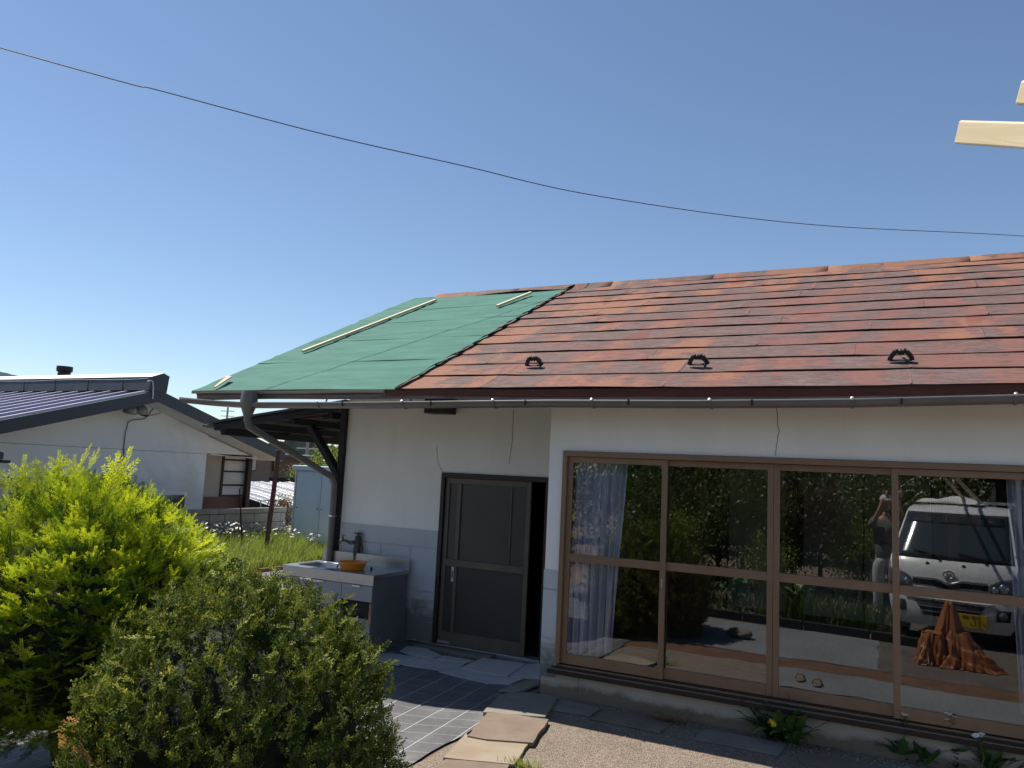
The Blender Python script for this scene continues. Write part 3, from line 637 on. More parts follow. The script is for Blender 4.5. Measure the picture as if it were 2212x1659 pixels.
# ------------------------------------------------------------------ kitchen sink cabinet
SX0, SX1, SY0, SY1, SZ, GZ = -6.07, -4.86, .30, .93, .775, -.03
sink = thing('sink_cabinet', 'old grey kitchen sink cabinet with steel top outside the porch', 'sink', (-5.45, .6, GZ))
m_steel = mat('stainless_steel', (.40,.40,.40,1), .33, .85, var=.08, stretch=(.4,3,3), bump=.03); m_cab = mat('faded_grey_laminate', (.30,.285,.31,1), .6, var=.08, dirt=(.22,.18,.16,1)); m_cabside = mat('grey_side_board', (.115,.12,.125,1), .6, var=.15)
m_rawboard = mat('chipped_board', (.34,.20,.13,1), .9, var=.3, scale=12)
t_ = .02; zf = GZ+.02
body = MB().box(SX1-t_, SX1, SY0+.005, SY1, zf, SZ-.012).build('side_panel', m_cabside, sink)
MB().box(SX0, SX0+t_, SY0+.005, SY1, zf, SZ-.10).build('side_panel', m_cabside, sink); MB().box(SX0+t_, SX1-t_, SY1-.012, SY1, zf, SZ-.10).build('back_panel', m_cabside, sink)
MB().box(SX0+t_, SX1-t_, SY0+.02, SY1-.012, zf+.03, zf+.045).build('floor_panel', m_cabside, sink)
MB().box(SX0+t_, SX1-t_, SY0+.06, SY0+.08, GZ, zf+.03).build('plinth', m_track, sink)
# top with a sunk bowl
def topf(u, v):
    x = SX0-.012+(SX1-SX0+.024)*u; y = SY0-.02+(SY1-SY0+.02)*v
    bx, by = (x-(SX0+.33))/.27, (y-(SY0+.31))/.22
    r = (abs(bx)**4+abs(by)**4)**.25
    z = SZ + (.004 if r > 1.05 else 0) - .16*sst(1.03, .86, r)
    return (x, y, z)
MB().grid(topf, 70, 40).build('steel_top', m_steel, sink, smooth=2)
MB().box(SX0-.012, SX1+.012, SY0-.022, SY0-.012, SZ-.105, SZ+.003).build('top_apron', m_steel, sink, bevel=.004); MB().box(SX1+.006, SX1+.012, SY0-.011, SY1, SZ-.035, SZ+.002).build('top_edge', m_steel, sink)
MB().box(SX0-.012, SX1+.012, SY1-.004, SY1+.014, SZ-.02, SZ+.125).build('splashback', m_steel, sink, bevel=.004)
MB().lathe([(.012,.0),(.012,.02),(.006,.035),(0,.036)], (SX1-.26, SY0+.30, SZ+.004), 8).build('plug_stub', m_black, sink)
zc = SZ-.112; xs_ = [SX0+.003, SX0+.413, SX0+.81, SX1-.003]
def front(x0, x1, z0, z1, nm): return MB().box(x0+.003, x1-.003, SY0-.013, SY0+.004, z0, z1).build(nm, m_cab, sink, bevel=.002)
d1 = front(xs_[0], xs_[1], zf+.02, zc, 'cabinet_door'); d2 = front(xs_[1], xs_[2], zf+.02, zc, 'cabinet_door')
d3 = front(xs_[2], xs_[3], zc-.16, zc, 'drawer'); d4 = front(xs_[2], xs_[3], zf+.02, zc-.335, 'drawer')
for par, xc, zz in ((d1, xs_[1]-.085, zc-.004), (d2, xs_[1]+.085, zc-.004), (d3, (xs_[2]+xs_[3])/2, zc-.004), (d4, (xs_[2]+xs_[3])/2, zc-.339)):
    wq = .075 if par in (d1, d2) else .05
    MB().box(xc-wq, xc+wq, SY0-.034, SY0-.0135, zz-.016, zz+.004).build('pull', m_white, par, bevel=.003)
MB().box(xs_[2]+.02, xs_[3]-.02, SY0+.03, SY0+.45, zc-.334, zc-.165).build('drawer_gap', m_void, sink)
for x0, x1, z0, z1 in ((xs_[1]-.014, xs_[1]+.004, zf+.12, zc-.03), (xs_[2]-.02, xs_[2]+.008, zc-.33, zc-.16), (SX1-.026, SX1+.004, zc-.40, zc-.17)):
    rr = random.Random(z0); pl = [(x0+rr.uniform(-.004,.01), z0+(z1-z0)*i/7) for i in range(8)]+[(x1-rr.uniform(-.004,.01), z1-(z1-z0)*i/7) for i in range(8)]
    MB().prism([(a, SY0-.016, b) for a, b in pl], (0, .0025, 0)).build('chipped_edge', m_rawboard, sink)
# orange wash basin
m_orange = mat('orange_plastic', (.72,.24,.015,1), .38, var=.08, bump=.02); bc = onZ(752,1238, SZ+.02)
mb = MB().lathe([(0,.004),(.105,.004),(.118,.012),(.142,.078),(.156,.082),(.157,.074),(.146,.066),(.124,.002),(.105,0),(0,0)], (-5.30, .50, SZ+.006), 28)
bas = mb.build('wash_basin', m_orange, None, smooth=2); tag(bas, 'shallow orange plastic wash basin on the steel sink top', 'basin')
MB().tube([(-5.46,.47,SZ+.06),(-5.475,.465,SZ+.03),(-5.48,.46,SZ+.006)], .007, 6).build('strap', m_black, bas)
# standpipe with tap
tp = thing('standpipe_tap', 'wrapped standpipe with brass tap and red valve wheel by the wall', 'tap', (-5.33, .955, .0))
tx = onY(773,1170,.955)[0]; tz = onY(773,1157,.955)[2]
m_lag = mat('dirty_pipe_wrap', (.075,.07,.06,1), .9, var=.4, scale=14, bump=.8, bscale=30, bdist=.01); m_brass = mat('tarnished_brass', (.12,.13,.12,1), .4, .7, var=.3, scale=18)
mb = MB().tube([(tx-.02,.955,-.03),(tx-.018,.955,.4),(tx-.01,.955,.85),(tx-.006,.95,.93),(tx,.95,tz-.10),(tx+.006,.95,tz-.05),(tx+.004,.95,tz)], [.03,.032,.034,.042,.036,.04,.030], 12); mb.build('lagged_pipe', m_lag, tp, smooth=True)
MB().tube([(tx-.01,.945,tz-.075),(tx-.06,.90,tz-.085),(tx-.10,.86,tz-.062),(tx-.12,.83,tz-.055)], [.022,.022,.017,.014], 10).build('tap_arm', m_brass, tp, smooth=True)
MB().tube([(tx-.12,.83,tz-.055),(tx-.14,.81,tz-.06),(tx-.145,.803,tz-.10)], [.013,.013,.010], 8).build('spout', m_brass, tp, smooth=True)
MB().tube([(tx-.12,.83,tz-.05),(tx-.12,.83,tz+.0)], [.012,.008], 8).build('tap_stem', m_brass, tp); MB().bar((tx-.155,.83,tz+.003),(tx-.085,.83,tz+.003),.010,.008).build('tap_handle', m_brass, tp, bevel=.002)
MB().tube([(tx+.004,.95,tz-.01),(tx+.004,.95,tz+.022)], .012, 8).build('valve_stem', m_brass, tp)
wh = MB().lathe([(.030,-.006),(.046,-.007),(.05,0),(.046,.007),(.030,.006),(.0,.004)], (tx+.004,.95,tz+.028), 16); wh.build('valve_wheel', mat('worn_red_wheel', (.20,.035,.03,1), .5, var=.3, scale=20), tp, smooth=2)
MB().tube([(tx+.03,.95,tz-.05),(tx+.075,.95,tz-.12),(tx+.085,.955,tz-.25),(tx+.055,.955,tz-.36),(tx+.01,.955,tz-.42)], .010, 6).build('loose_hose', m_lag, tp, smooth=True)

# ------------------------------------------------------------------ left background
# concrete block wall
BX = -12.2; m_block = concrete_mat('grey_block', (.19,.185,.175), (.29,.285,.27), 2.6); m_mortar = concrete_mat('dark_mortar', (.09,.088,.082), (.14,.135,.13))
bw = thing('block_wall', 'grey concrete block boundary wall behind the flowering weeds', 'wall', (BX, 4, 0))
MB().box(BX-.075, BX-.022, -4.0, 6.95, -.1, .80).build('mortar_core', m_mortar, bw)
blk = None
for r in range(4):
    y = -4.0+(.2 if r % 2 else 0)*0
    while y < 6.9:
        y2 = min(y+.40, 6.95); mb = MB().box(BX-.03, BX+random.uniform(-.003, .003), y+.007, y2-.007, r*.2+.007, r*.2+.193)
        if blk is None or y2-y < .39: o = mb.build('block', m_block, bw, bevel=.004); blk = blk or o
        else:
            o = blk.copy(); col.objects.link(o); o.parent = bw; o.location = (random.uniform(-.003, .003), y+4.0, r*.2)
        y = y2
y = -4.0
while y < 6.9:
    y2 = min(y+.6, 6.95); MB().box(BX-.10, BX+.02, y+.004, y2-.004, .805, .905).build('cap_block', m_block, bw, bevel=.006); y = y2
# neighbour's house
NX, NXF = -14.0, -13.35
nb = thing('neighbour_house', 'pale gable-ended house with dark purple ribbed metal roof', 'house', (NX, 3, 0))
m_npl = mat('pale_render', (.76,.75,.73,1), .85, var=.05, scale=1, bump=.1, bscale=150, dirt=(.50,.49,.45,1)); m_nfas = mat('slate_blue_fascia', (.045,.050,.062,1), .5, .1, var=.1, bump=.02)
m_nroof = mat('glossy_purple_metal', (.032,.018,.085,1), .38, .25, var=.15, bump=.02); m_rib = mat('sunlit_rib', (.55,.53,.62,1), .35, .3, var=.1, bump=0)  # m_rib: sunlit brightness of the ribs is put into this pale colour
ap = onX(344,868,NXF); ap_t = onX(345,843,NXF); l0 = onX(0,938,NXF); l0t = onX(0,911,NXF); r0 = onX(600,990,NXF)
sl_ = (ap[2]-l0[2])/(ap[1]-l0[1]); sr_ = (r0[2]-ap[2])/(r0[1]-ap[1])
fw = ap_t[2]-ap[2]
yL = -1.5; yR = r0[1]+.25; zl = lambda y: ap[2]+sl_*(y-ap[1]); zr_ = lambda y: ap[2]+sr_*(y-ap[1])
MB().prism([(NXF, yL, zl(yL)), (NXF, ap[1], ap[2]), (NXF, ap[1], ap[2]+fw), (NXF, yL, zl(yL)+fw)], (-.04, 0, 0)).build('rake_fascia', m_nfas, nb)
MB().prism([(NXF-.002, ap[1], ap[2]), (NXF-.002, yR, zr_(yR)), (NXF-.002, yR, zr_(yR)+fw), (NXF-.002, ap[1], ap[2]+fw)], (-.04, 0, 0)).build('rake_fascia', m_nfas, nb)
RX2 = -34.0
lf = MB().prism([(NXF-.045, yL, zl(yL)+fw-.06), (NXF-.045, ap[1], ap[2]+fw-.06), (NXF-.045, ap[1], ap[2]+fw-.005), (NXF-.045, yL, zl(yL)+fw-.005)], (RX2-NXF, 0, 0)); roofL = lf.build('roof', m_nroof, nb)
MB().prism([(NXF-.045, ap[1], ap[2]+fw-.06), (NXF-.045, yR, zr_(yR)+fw-.06), (NXF-.045, yR, zr_(yR)+fw-.005), (NXF-.045, ap[1], ap[2]+fw-.005)], (RX2-NXF, 0, 0)).build('rear_roof', m_nroof, nb)
for k in range(24):
    x = NXF-.10-k*.52; MB().bar((x, yL, zl(yL)+fw+.012), (x, ap[1]-.02, ap[2]+fw+.012), .055, .055).build('rib', m_rib, roofL)
rt = onX(345,806,NXF)
MB().prism([(NXF+.02, ap[1]-.30, ap[2]+fw-.03), (NXF+.02, ap[1]+.14, ap[2]+fw-.04), (NXF+.02, ap[1]+.17, rt[2]-.05), (NXF+.02, ap[1]+.02, rt[2]), (NXF+.02, ap[1]-.24, rt[2]-.10)], (RX2-NXF, 0, 0)).build('ridge_cap', m_nfas, nb)
MB().prism([(NXF+.03, ap[1]-.26, rt[2]-.098), (NXF+.03, ap[1]+.02, rt[2]+.012), (NXF+.03, ap[1]+.19, rt[2]-.052), (NXF+.03, ap[1]+.02, rt[2]+.002)], (RX2-NXF, 0, 0)).build('ridge_capping', m_bracket, nb)
for k in range(9): MB().box(NXF-.75-k*1.1-.006, NXF-.75-k*1.1+.006, ap[1]-.307, ap[1]-.295, ap[2]+fw-.05, rt[2]-.12).build('ridge_joint', m_track, nb)
MB().tube([(NXF+.03, ap[1]-.33, rt[2]-.14)]+[(NXF-x, ap[1]-.33, rt[2]-.15-.01*math.sin(x*2)) for x in np.arange(.5, 12, .8)], .007, 5).build('roof_cable', m_white, nb)
for nm_, ya, yb_, fn in (('soffit', yL, ap[1], zl), ('soffit', ap[1], yR, zr_)):
    MB().prism([(NXF-.041, ya, fn(ya)+.005), (NXF-.041, yb_, fn(yb_)+.005), (NXF-.041, yb_, fn(yb_)+.03), (NXF-.041, ya, fn(ya)+.03)], (-3.2, 0, 0)).build(nm_, m_npl, nb)
# gable wall with the recess on its right
cn = onX(447,976,NX)
wallm = MB().prism([(NX, -1.2, -.3), (NX, cn[1], -.3), (NX, cn[1], zr_(cn[1])-.02), (NX, ap[1], ap[2]+.02), (NX, -1.2, zl(-1.2)-.02)], (-.15, 0, 0)); wallm.build('gable_wall', m_npl, nb)
yj = onX(0,956,NX)[2]; MB().box(NX+.001, NX+.006, -1.2, cn[1], yj-.006, yj+.006).build('wall_joint', m_slab_grey, nb)
# soffit and porch on the right of the gable
MB().prism([(NX-.02, cn[1]+.002, yj+.02), (NX-.02, yR-.2, zr_(yR-.2)-.03), (NX-.02, cn[1]+.002, zr_(cn[1])-.03)], (-.06, 0, 0)).build('porch_gable', m_npl, nb)
MB().box(NX-3.2, NX-.02, cn[1]+.15, yR, yj-.02, yj+.018).build('porch_soffit', m_npl, nb)
MB().box(NX-3.2, NX-.15, cn[1]-.15, cn[1]-.0, -.3, yj+.05).build('porch_side_wall', m_npl, nb)
MB().box(NX-1.6, NX-.151, cn[1]+.001, cn[1]+.15, -.3, yj+.0).build('porch_side_wall', mat('beige_render', (.36,.33,.29,1), .85, var=.06), nb)
MB().box(NX-.75, NX-.56, cn[1]-.3, onX(486,1000,NX-.55)[1], -.3, yj-.03).build('recess_wall', mat('beige_wall', (.40,.36,.31,1), .85, var=.06), nb)
def porch_rect(px0, px1, py0, py1, X): a = onX(px0, py0, X); b = onX(px1, py1, X); return a[1], b[1], b[2], a[2]
PXX = NX-.55
y0, y1, z0, z1 = porch_rect(483, 531, 990, 1072, PXX)
m_dbrown = mat('dark_brown_timber', (.035,.014,.010,1), .6, var=.3); m_corr = mat('milky_corrugated', (.72,.70,.66,1), .3, var=.2, scale=2); 
MB().grid(lambda u, v: (PXX-.01+.008*math.sin(u*44*math.pi), y0+(y1-y0)*u, z0+(z1-z0+.0)*v), 176, 1).build('corrugated_pane', m_corr, nb, solid=.002)
for zz in (z0+.02, z0+(z1-z0)*.30, z0+(z1-z0)*.66, z1-.03): MB().box(PXX-.03, PXX+.02, y0, y1, zz-.02, zz+.02).build('lattice_rail', m_dbrown, nb)
for yy in (y0, y1-.01): MB().box(PXX-.032, PXX+.022, yy-.03, yy+.03, z0, z1+.05).build('lattice_post', m_dbrown, nb)
yp = onX(538,1000,NX-.4)[1]; MB().box(NX-.46, NX-.34, yp-.06, yp+.06, -.2, onX(538,985,NX-.4)[2]).build('porch_post', m_dbrown, nb)
MB().box(PXX-.02, PXX+.03, onX(441,1080,PXX)[1]-.2, y1+.08, -.2, onX(480,1073,PXX)[2]).build('timber_skirt', mat('red_brown_board', (.12,.050,.032,1), .6, var=.25, stretch=(1,1,.3)), nb)
wa, wb = onX(300,1063,NX), onX(403,1063,NX)
wf = MB().box(NX+.0015, NX+.03, wa[1], wb[1], wa[2]-.9, wa[2]).build('side_window', m_white, nb, bevel=.004); MB().box(NX+.031, NX+.034, wa[1]+.05, wb[1]-.05, wa[2]-.85, wa[2]-.06).build('pane', mat('dark_window_glass', (.07,.075,.08,1), .08, var=.1, bump=0), wf)
MB().box(NX+.032, NX+.037, (wa[1]+wb[1])/2-.02, (wa[1]+wb[1])/2+.02, wa[2]-.85, wa[2]-.06).build('window_bar', m_white, wf)
# flood lights under the gable
FX = NX+.35
for i, px in enumerate((281, 303)):
    c = onX(px, 889, FX); mb = MB().lathe([(0,.15),(.06,.14),(.11,.10),(.14,.02),(.135,-.03),(.12,-.04),(.0,-.02)], c, 18, (.25,.0,.97)); mb.build('flood_lamp', mat('dull_lamp_housing', (.20,.19,.18,1), .35, .5, var=.15), nb, smooth=2)
    MB().bar(c+np.array([-.05,0,.05]), (NX, c[1], c[2]+.07), .02, .02).build('lamp_arm', m_black, nb)
c = onX(316,898,FX); MB().tube([c+np.array([-.1,-.06,.02]), c+np.array([0,.0,.0]), c+np.array([.02,.03,-.01])], [.02,.025,.02], 8).build('lamp_sensor', m_black, nb)
cab = [onX(*q, NX+.02) for q in [(342,865),(330,884),(320,897),(312,905),(297,906),(287,907),(277,912),(271,935),(268,960),(267,985),(270,990),(263,1010),(259,1040),(261,1060)]]
MB().tube(cab, .008, 6).build('wall_cable', m_black, nb); cab = [onX(*q, NX+.025) for q in [(344,860),(352,875),(346,893),(322,898)]]; MB().tube(cab, .006, 6).build('wall_cable', m_black, nb)
cab = [onX(*q, NX+.02) for q in [(269,975),(265,990),(263,1000),(266,1010),(261,1035),(260,1055)]]; MB().tube(cab, .006, 6).build('wall_cable', m_black, nb)
cab = [onX(*q, NXF+.03) for q in [(318,824),(324,822),(330,824),(331,838),(330,862)]]; MB().tube(cab, .012, 6).build('cable_loop', m_white, nb)
# vent pipe on the neighbour's ridge, dark awning and white pipe at the far left
c = onX(138,812,-19.0); d_ = onX(138,806,-19.0); MB().lathe([(0,.34),(.19,.34),(.19,.22),(.15,.20),(.15,-.5),(0,-.5)], (-19.0, c[1], c[2]-.1), 16).build('ridge_vent', m_black, nb)
p0, p1 = onX(-60,1041,NX+.10), onX(88,1041,NX+.10); pp = MB().tube([p0, p1, p1+np.array([0,.05,-.3])], .075, 12).build('wall_pipe', mat('grey_white_pipe', (.42,.44,.47,1), .35, var=.05, bump=0), nb, smooth=2)
a = onX(18,1040,NX+.10); MB().tube([(a[0]+.08*math.cos(t), a[1], a[2]+.08*math.sin(t)) for t in np.linspace(0, 6.28, 12)], .012, 5).build('pipe_clamp', m_black, nb)
a = onX(0,972,NX+1.1); b = onX(27,990,NX+1.1)
aw = thing('side_awning', 'small dark awning corner with gutter on the pale gable wall', 'awning', (NX+1, a[1]-1, a[2]-1.2))
MB().prism([(NX+.01, b[1]-.15, b[2]-.02), (NX+.01, b[1]-2.6, b[2]+.95), (NX+.01, b[1]-2.6, b[2]+1.05), (NX+.01, b[1]-.15, b[2]+.08)], (1.1,0,0)).build('awning_roof', m_nfas, aw); MB().box(NX+.01, NX+1.1, b[1]-.17, b[1]-.02, b[2]-.08, b[2]-.03).build('awning_gutter', m_black, aw, bevel=.01)
MB().box(NX+.02, NX+1.0, b[1]-2.6, b[1]-.42, b[2]-.45, b[2]-.081).build('awning_box', m_nfas, aw)

# blue-grey storage shed
sa = onZ(625,1192,0); shY = sa[1]; sx0 = sa[0]; sx1 = sx0+2.15; sz1 = onY(625,1004,shY)[2]
sd = thing('storage_shed', 'pale blue steel storage shed with flat panel doors', 'shed', (sx0+1, shY+.5, 0)); m_shed = mat('pale_blue_steel', (.60,.69,.76,1), .45, .1, var=.05, scale=1.5, bump=.02)
MB().box(sx0, sx1, shY+.03, shY+1.2, 0, sz1-.10).build('shed_body', m_shed, sd, bevel=.01); MB().box(sx0-.06, sx1+.06, shY-.05, shY+1.25, sz1-.10, sz1).build('shed_roof', m_shed, sd, bevel=.012)
for i in range(3):
    a = sx0+.05+i*(sx1-sx0-.1)/3; b_ = sx0+.05+(i+1)*(sx1-sx0-.1)/3
    dr = MB().box(a+.008, b_-.008, shY+.0, shY+.029, .10, sz1-.13).build('shed_door', m_shed, sd, bevel=.006)
    for xx in (a+.06, b_-.06): MB().lathe([(0,0),(.014,0),(.014,.01),(0,.012)], (xx, shY-.001, .95), 8, (0,-1,0)).build('lock', m_black, dr)
    MB().box(b_-.030, b_-.018, shY-.012, shY-.0005, .10, sz1-.13).build('door_rib', m_shed, dr)
MB().box(sx0-.004, sx0+.022, shY-.004, shY+.0295, .02, sz1-.101).build('corner_trim', m_white, sd)
# poles
m_rust = mat('rusty_brown_pole', (.075,.030,.022,1), .7, var=.35, scale=9)
a, b = onX(577,1168,-10.9), onX(604,962,-10.9); a2 = a+(a-b)*(a[2]/(b[2]-a[2])) ; o = MB().bar(a2, b, .075, .06).build('leaning_pole', m_rust, None, bevel=.005); tag(o, 'rusty brown pole leaning in the weeds before the shed', 'pole')
MB().box(b[0]-.05, b[0]+.03, b[1]-.06, b[1]-.035, b[2]-.10, b[2]-.09).build('wire_tie', m_bracket, o)
a, b = onX(523,1160,-11.4), onX(517,1055,-11.4); o = MB().tube([(a[0], a[1], -.02), a, b], [.018,.018,.012], 6).build('garden_stake', m_black, None); tag(o, 'thin dark garden stake in front of the block wall', 'stake')
# greenhouse roof, pipe frame, far houses
gh = thing('greenhouse', 'low vinyl greenhouse with translucent sheeting beyond the block wall', 'greenhouse', (-18, 12, 0)); m_vinyl = mat('milky_vinyl', (.20,.22,.24,1), .35, var=.12, scale=2, stretch=(1,1,3)); 
g0, g1 = onX(500,1040,-21.0), onX(640,1036,-21.0); zb_ = onX(560,1098,-17.0)[2]
def ghf(u, v): return (-21.0+4.0*v, g0[1]-2+(g1[1]+4-g0[1])*u, g0[2]*(1-v)+zb_*v+.05*math.sin(math.pi*v)+.012*math.sin(u*60))
MB().grid(ghf, 120, 8).build('vinyl_cover', m_vinyl, gh, smooth=True, solid=.01)
for k in range(16):
    u = k/15; MB().tube([np.array(ghf(u, v))+np.array([0,0,.015]) for v in np.linspace(0, 1, 5)], .018, 5).build('hoop', m_bracket, gh)
MB().box(-17.02, -16.98, g0[1]-2, g1[1]+2, 0, zb_).build('side_sheet', m_vinyl, gh); MB().box(-21.02, -20.98, g0[1]-2, g1[1]+2, 0, g0[2]).build('side_sheet', m_vinyl, gh)
fr = thing('pipe_frame', 'low galvanised pipe frame for climbing plants beside the shed', 'frame', (-14, 9, 0))
for k in range(6): y = 7.6+k*.42; MB().tube([(-13.6, y, -.02), (-13.6, y, .98)], .014, 5).build('upright', m_bracket, fr)
for z in (.55, .96): MB().tube([(-13.6, 7.5, z), (-13.6, 10.4, z+.03)], .013, 5).build('crossbar', m_bracket, fr)
fh = thing('far_house', 'brown sided house with small windows far beyond the greenhouse', 'house', (-36, 31, 0)); m_fh = mat('brown_siding', (.19,.145,.115,1), .8, var=.12, stretch=(.5,.5,8))
FHX = -30.0; q0 = onX(520,1000,FHX); q1 = onX(584,1000,FHX); q2 = onX(650,1000,FHX); zt2 = onX(560,984,FHX)[2]
MB().box(FHX-6, FHX, q0[1]-4, q1[1], -.5, zt2).build('wall', m_fh, fh); MB().box(FHX-6, FHX-1.2, q1[1]+.01, q2[1]+3, -.5, zt2).build('wall', m_fh, fh)
MB().prism([(FHX+.4, q0[1]-5, zt2), (FHX+.4, q2[1]+4, zt2), (FHX-3, q2[1]+4, zt2+.12), (FHX-3, q0[1]-5, zt2+.12)], (0,0,.12)).build('roof', m_nfas, fh); 
c = onX(600,1040,FHX-1.0); MB().prism([(FHX-1.19, q1[1]+.2, c[2]+.1), (FHX-1.19, q1[1]+3.2, c[2]+.1), (FHX-.1, q1[1]+3.2, c[2]-.35), (FHX-.1, q1[1]+.2, c[2]-.35)], (0,0,.1)).build('porch_roof', m_nfas, fh)
for px, X in ((545, FHX), (596, FHX-1.2)):
    a = onX(px-6, 990, X); b = onX(px+6, 1018, X); wn = MB().box(X+.002, X+.06, a[1], b[1], b[2], a[2]).build('window', m_track, fh); MB().box(X+.061, X+.07, a[1]+.06, b[1]-.06, b[2]+.06, a[2]-.06).build('pane', mat('pale_pane', (.34,.40,.40,1), .2, var=.1), wn)

# wooded hill and mountain
def hill(name, pts, depth, m, nseg=60, fuzz=0.0, thick=300):
    rr = random.Random(name); mb = MB(); n = len(pts)
    top = []
    for i in range(n-1):
        for j in range(nseg//(n-1)):
            t = j/(nseg//(n-1)); px = pts[i][0]+(pts[i+1][0]-pts[i][0])*t; py = pts[i][1]+(pts[i+1][1]-pts[i][1])*t-rr.uniform(0, fuzz)
            top.append(at_depth(px, py, depth))
    for p in top: mb.v += [(p[0], p[1], -5), tuple(p), (p[0]-thick*.9, p[1]+thick, p[2]*.9), (p[0]-thick*1.5, p[1]+thick*1.7, -5)]
    for i in range(len(top)-1):
        for k in range(3): a = i*4+k; mb.f.append((a, a+1, a+5, a+4))
    return struct(mb.build(name, m, smooth=False))
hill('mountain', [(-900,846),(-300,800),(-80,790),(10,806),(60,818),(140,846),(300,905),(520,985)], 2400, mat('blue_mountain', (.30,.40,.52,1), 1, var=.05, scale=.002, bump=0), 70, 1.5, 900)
hill('wooded_hill', [(380,985),(560,965),(625,952),(660,950),(690,957),(740,972),(860,990),(1300,1020)], 420, mat('distant_wood', (.085,.125,.10,1), 1, var=.5, scale=.08, bump=1, bscale=.2, bdist=3), 240, 5, 120)
# utility poles and overhead wires
m_pole = mat('pole_concrete', (.26,.26,.25,1), .8, var=.1)
def upole(x, y, h, label, s=1.0):
    t = thing('utility_pole', label, 'utility pole', (x, y, 0)); MB().tube([(x,y,-.3),(x,y,h)], [.16*s,.11*s], 12).build('mast', m_pole, t, smooth=2)
    for zz in (h-.5, h-1.1): MB().bar((x-.8, y-.3, zz), (x+.8, y+.3, zz), .08, .08).build('crossarm', m_bracket, t)
    for k in (-.7, -.35, .35, .7): MB().lathe([(0,0),(.05,.02),(.035,.09),(.05,.12),(0,.16)], (x+k, y+.375*k, h-.46), 8).build('insulator', m_white, t)
    return t
c = at_depth(492,885,95); upole(c[0], c[1], c[2]+.3, 'distant utility pole whose top shows between the roof gutter and lean-to')
c = at_depth(665,955,60); upole(c[0], c[1], c[2]+.6, 'distant utility pole in front of the wooded hill under the lean-to')
upole(-16.4, -11.2, 7.3, 'utility pole behind the photographer that carries the roof cable'); upole(8.7, 21.5, 9.3, 'utility pole behind the house carrying the overhead cable')
wp = [np.array((-16.4,-11.2,7.1))]
for q in ((0,103), (350,197), (700,290), (1000,358), (1300,425), (1750,485), (2212,510)):
    d = ray(*q); n = np.cross((.609,.793,0), (0,0,1)); wp.append(CAM+d*(n@(np.array((-9.08,-1.7,0))-CAM)/(n@d)))
wp.append(np.array((8.7,21.5,9.1)))
def smooth_path(P, m=8):
    out = []
    for i in range(len(P)-1):
        p0 = P[max(i-1,0)]; p1 = P[i]; p2 = P[i+1]; p3 = P[min(i+2,len(P)-1)]
        for j in range(m): t = j/m; out.append(.5*((2*p1)+(-p0+p2)*t+(2*p0-5*p1+4*p2-p3)*t*t+(-p0+3*p1-3*p2+p3)*t**3))
    return out+[P[-1]]
o = MB().tube(smooth_path(wp), .0075, 5).build('overhead_cable', m_black, None); tag(o, 'single dark overhead cable sagging across the blue sky', 'cable')
# ------------------------------------------------------------------ foliage
def rhombs(bases, tips, wid, nrm):     # leaf quads from base to tip
    bases = np.asarray(bases); tips = np.asarray(tips); t = tips-bases
    s = np.cross(t, nrm); s /= (np.linalg.norm(s, axis=1, keepdims=True)+1e-9)
    m = bases+t*.45; w_ = np.asarray(wid).reshape(-1, 1)
    V = np.stack([bases, m+s*w_/2, tips, m-s*w_/2], 1).reshape(-1, 3)
    return V
def yew_template(rr):
    B, T, W, N_ = [], [], [], []
    def twig(o, d, L, side_n):
        d = d/np.linalg.norm(d); sd = np.cross(d, (0,0,1)); sd /= np.linalg.norm(sd); n = int(L/.066)
        for i in range(n):
            t = .12+.88*i/max(1, n-1); p = o+d*L*t+np.array([0,0,.10*L*t*t])
            ln = .185*(1-.45*t)*(1 if i else .8)
            for s in (-1, 1):
                k = d*.75+sd*s*(1.0-.45*t)+np.array([0,0,rr.uniform(-.05,.38)]); k /= np.linalg.norm(k)
                B.append(p); T.append(p+k*ln*rr.uniform(.85,1.1)); W.append(.042); N_.append((rr.uniform(-.3,.3), rr.uniform(-.3,.3), 1))
        B.append(o); T.append(o+d*L+np.array([0,0,.1*L])); W.append(.022); N_.append((0,0,1))
        for i in range(side_n):
            t = .22+.5*i/max(1, side_n); s = 1 if i % 2 else -1
            twig(o+d*L*t+np.array([0,0,.10*L*t*t]), d*.7+sd*s*.72, L*(.52-.22*t)*1.0, 0)
    twig(np.zeros(3), np.array([0,1.,0]), 1.0, 4)
    return rhombs(B, T, W, np.array(N_, float))
def cyp_template(rr):
    B, T, W, N_ = [], [], [], []
    z = (0,0,1); bend = rr.uniform(-.35,.35)
    for i in range(10):
        t = .10+.86*i/9; s = 1 if i % 2 else -1; p = np.array([bend*t*t*.4, t, -.16*t*t]); L = .44*(1-t*.62)*rr.uniform(.7,1.15)
        d = np.array([s*rr.uniform(.5,.95), .8, rr.uniform(-.35,.35)]); d /= np.linalg.norm(d)
        B.append(p); T.append(p+d*L); W.append(.085); N_.append((rr.uniform(-.5,.5), 0, 1))
        sd = np.array([d[1], -d[0], 0])
        for j in range(2):
            q = p+d*L*(.3+.32*j)
            for s2 in (-1, 1):
                k = d*.9+sd*s2*.55+np.array([0,0,rr.uniform(-.5,.5)]); B.append(q); T.append(q+k*L*.42*rr.uniform(.7,1.2)); W.append(.075); N_.append((rr.uniform(-.8,.8), rr.uniform(-.8,.8), 1))
    B.append(np.zeros(3)); T.append(np.array([bend*.4,1.04,-.17])); W.append(.06); N_.append(z)
    return rhombs(B, T, W, np.array(N_, float))
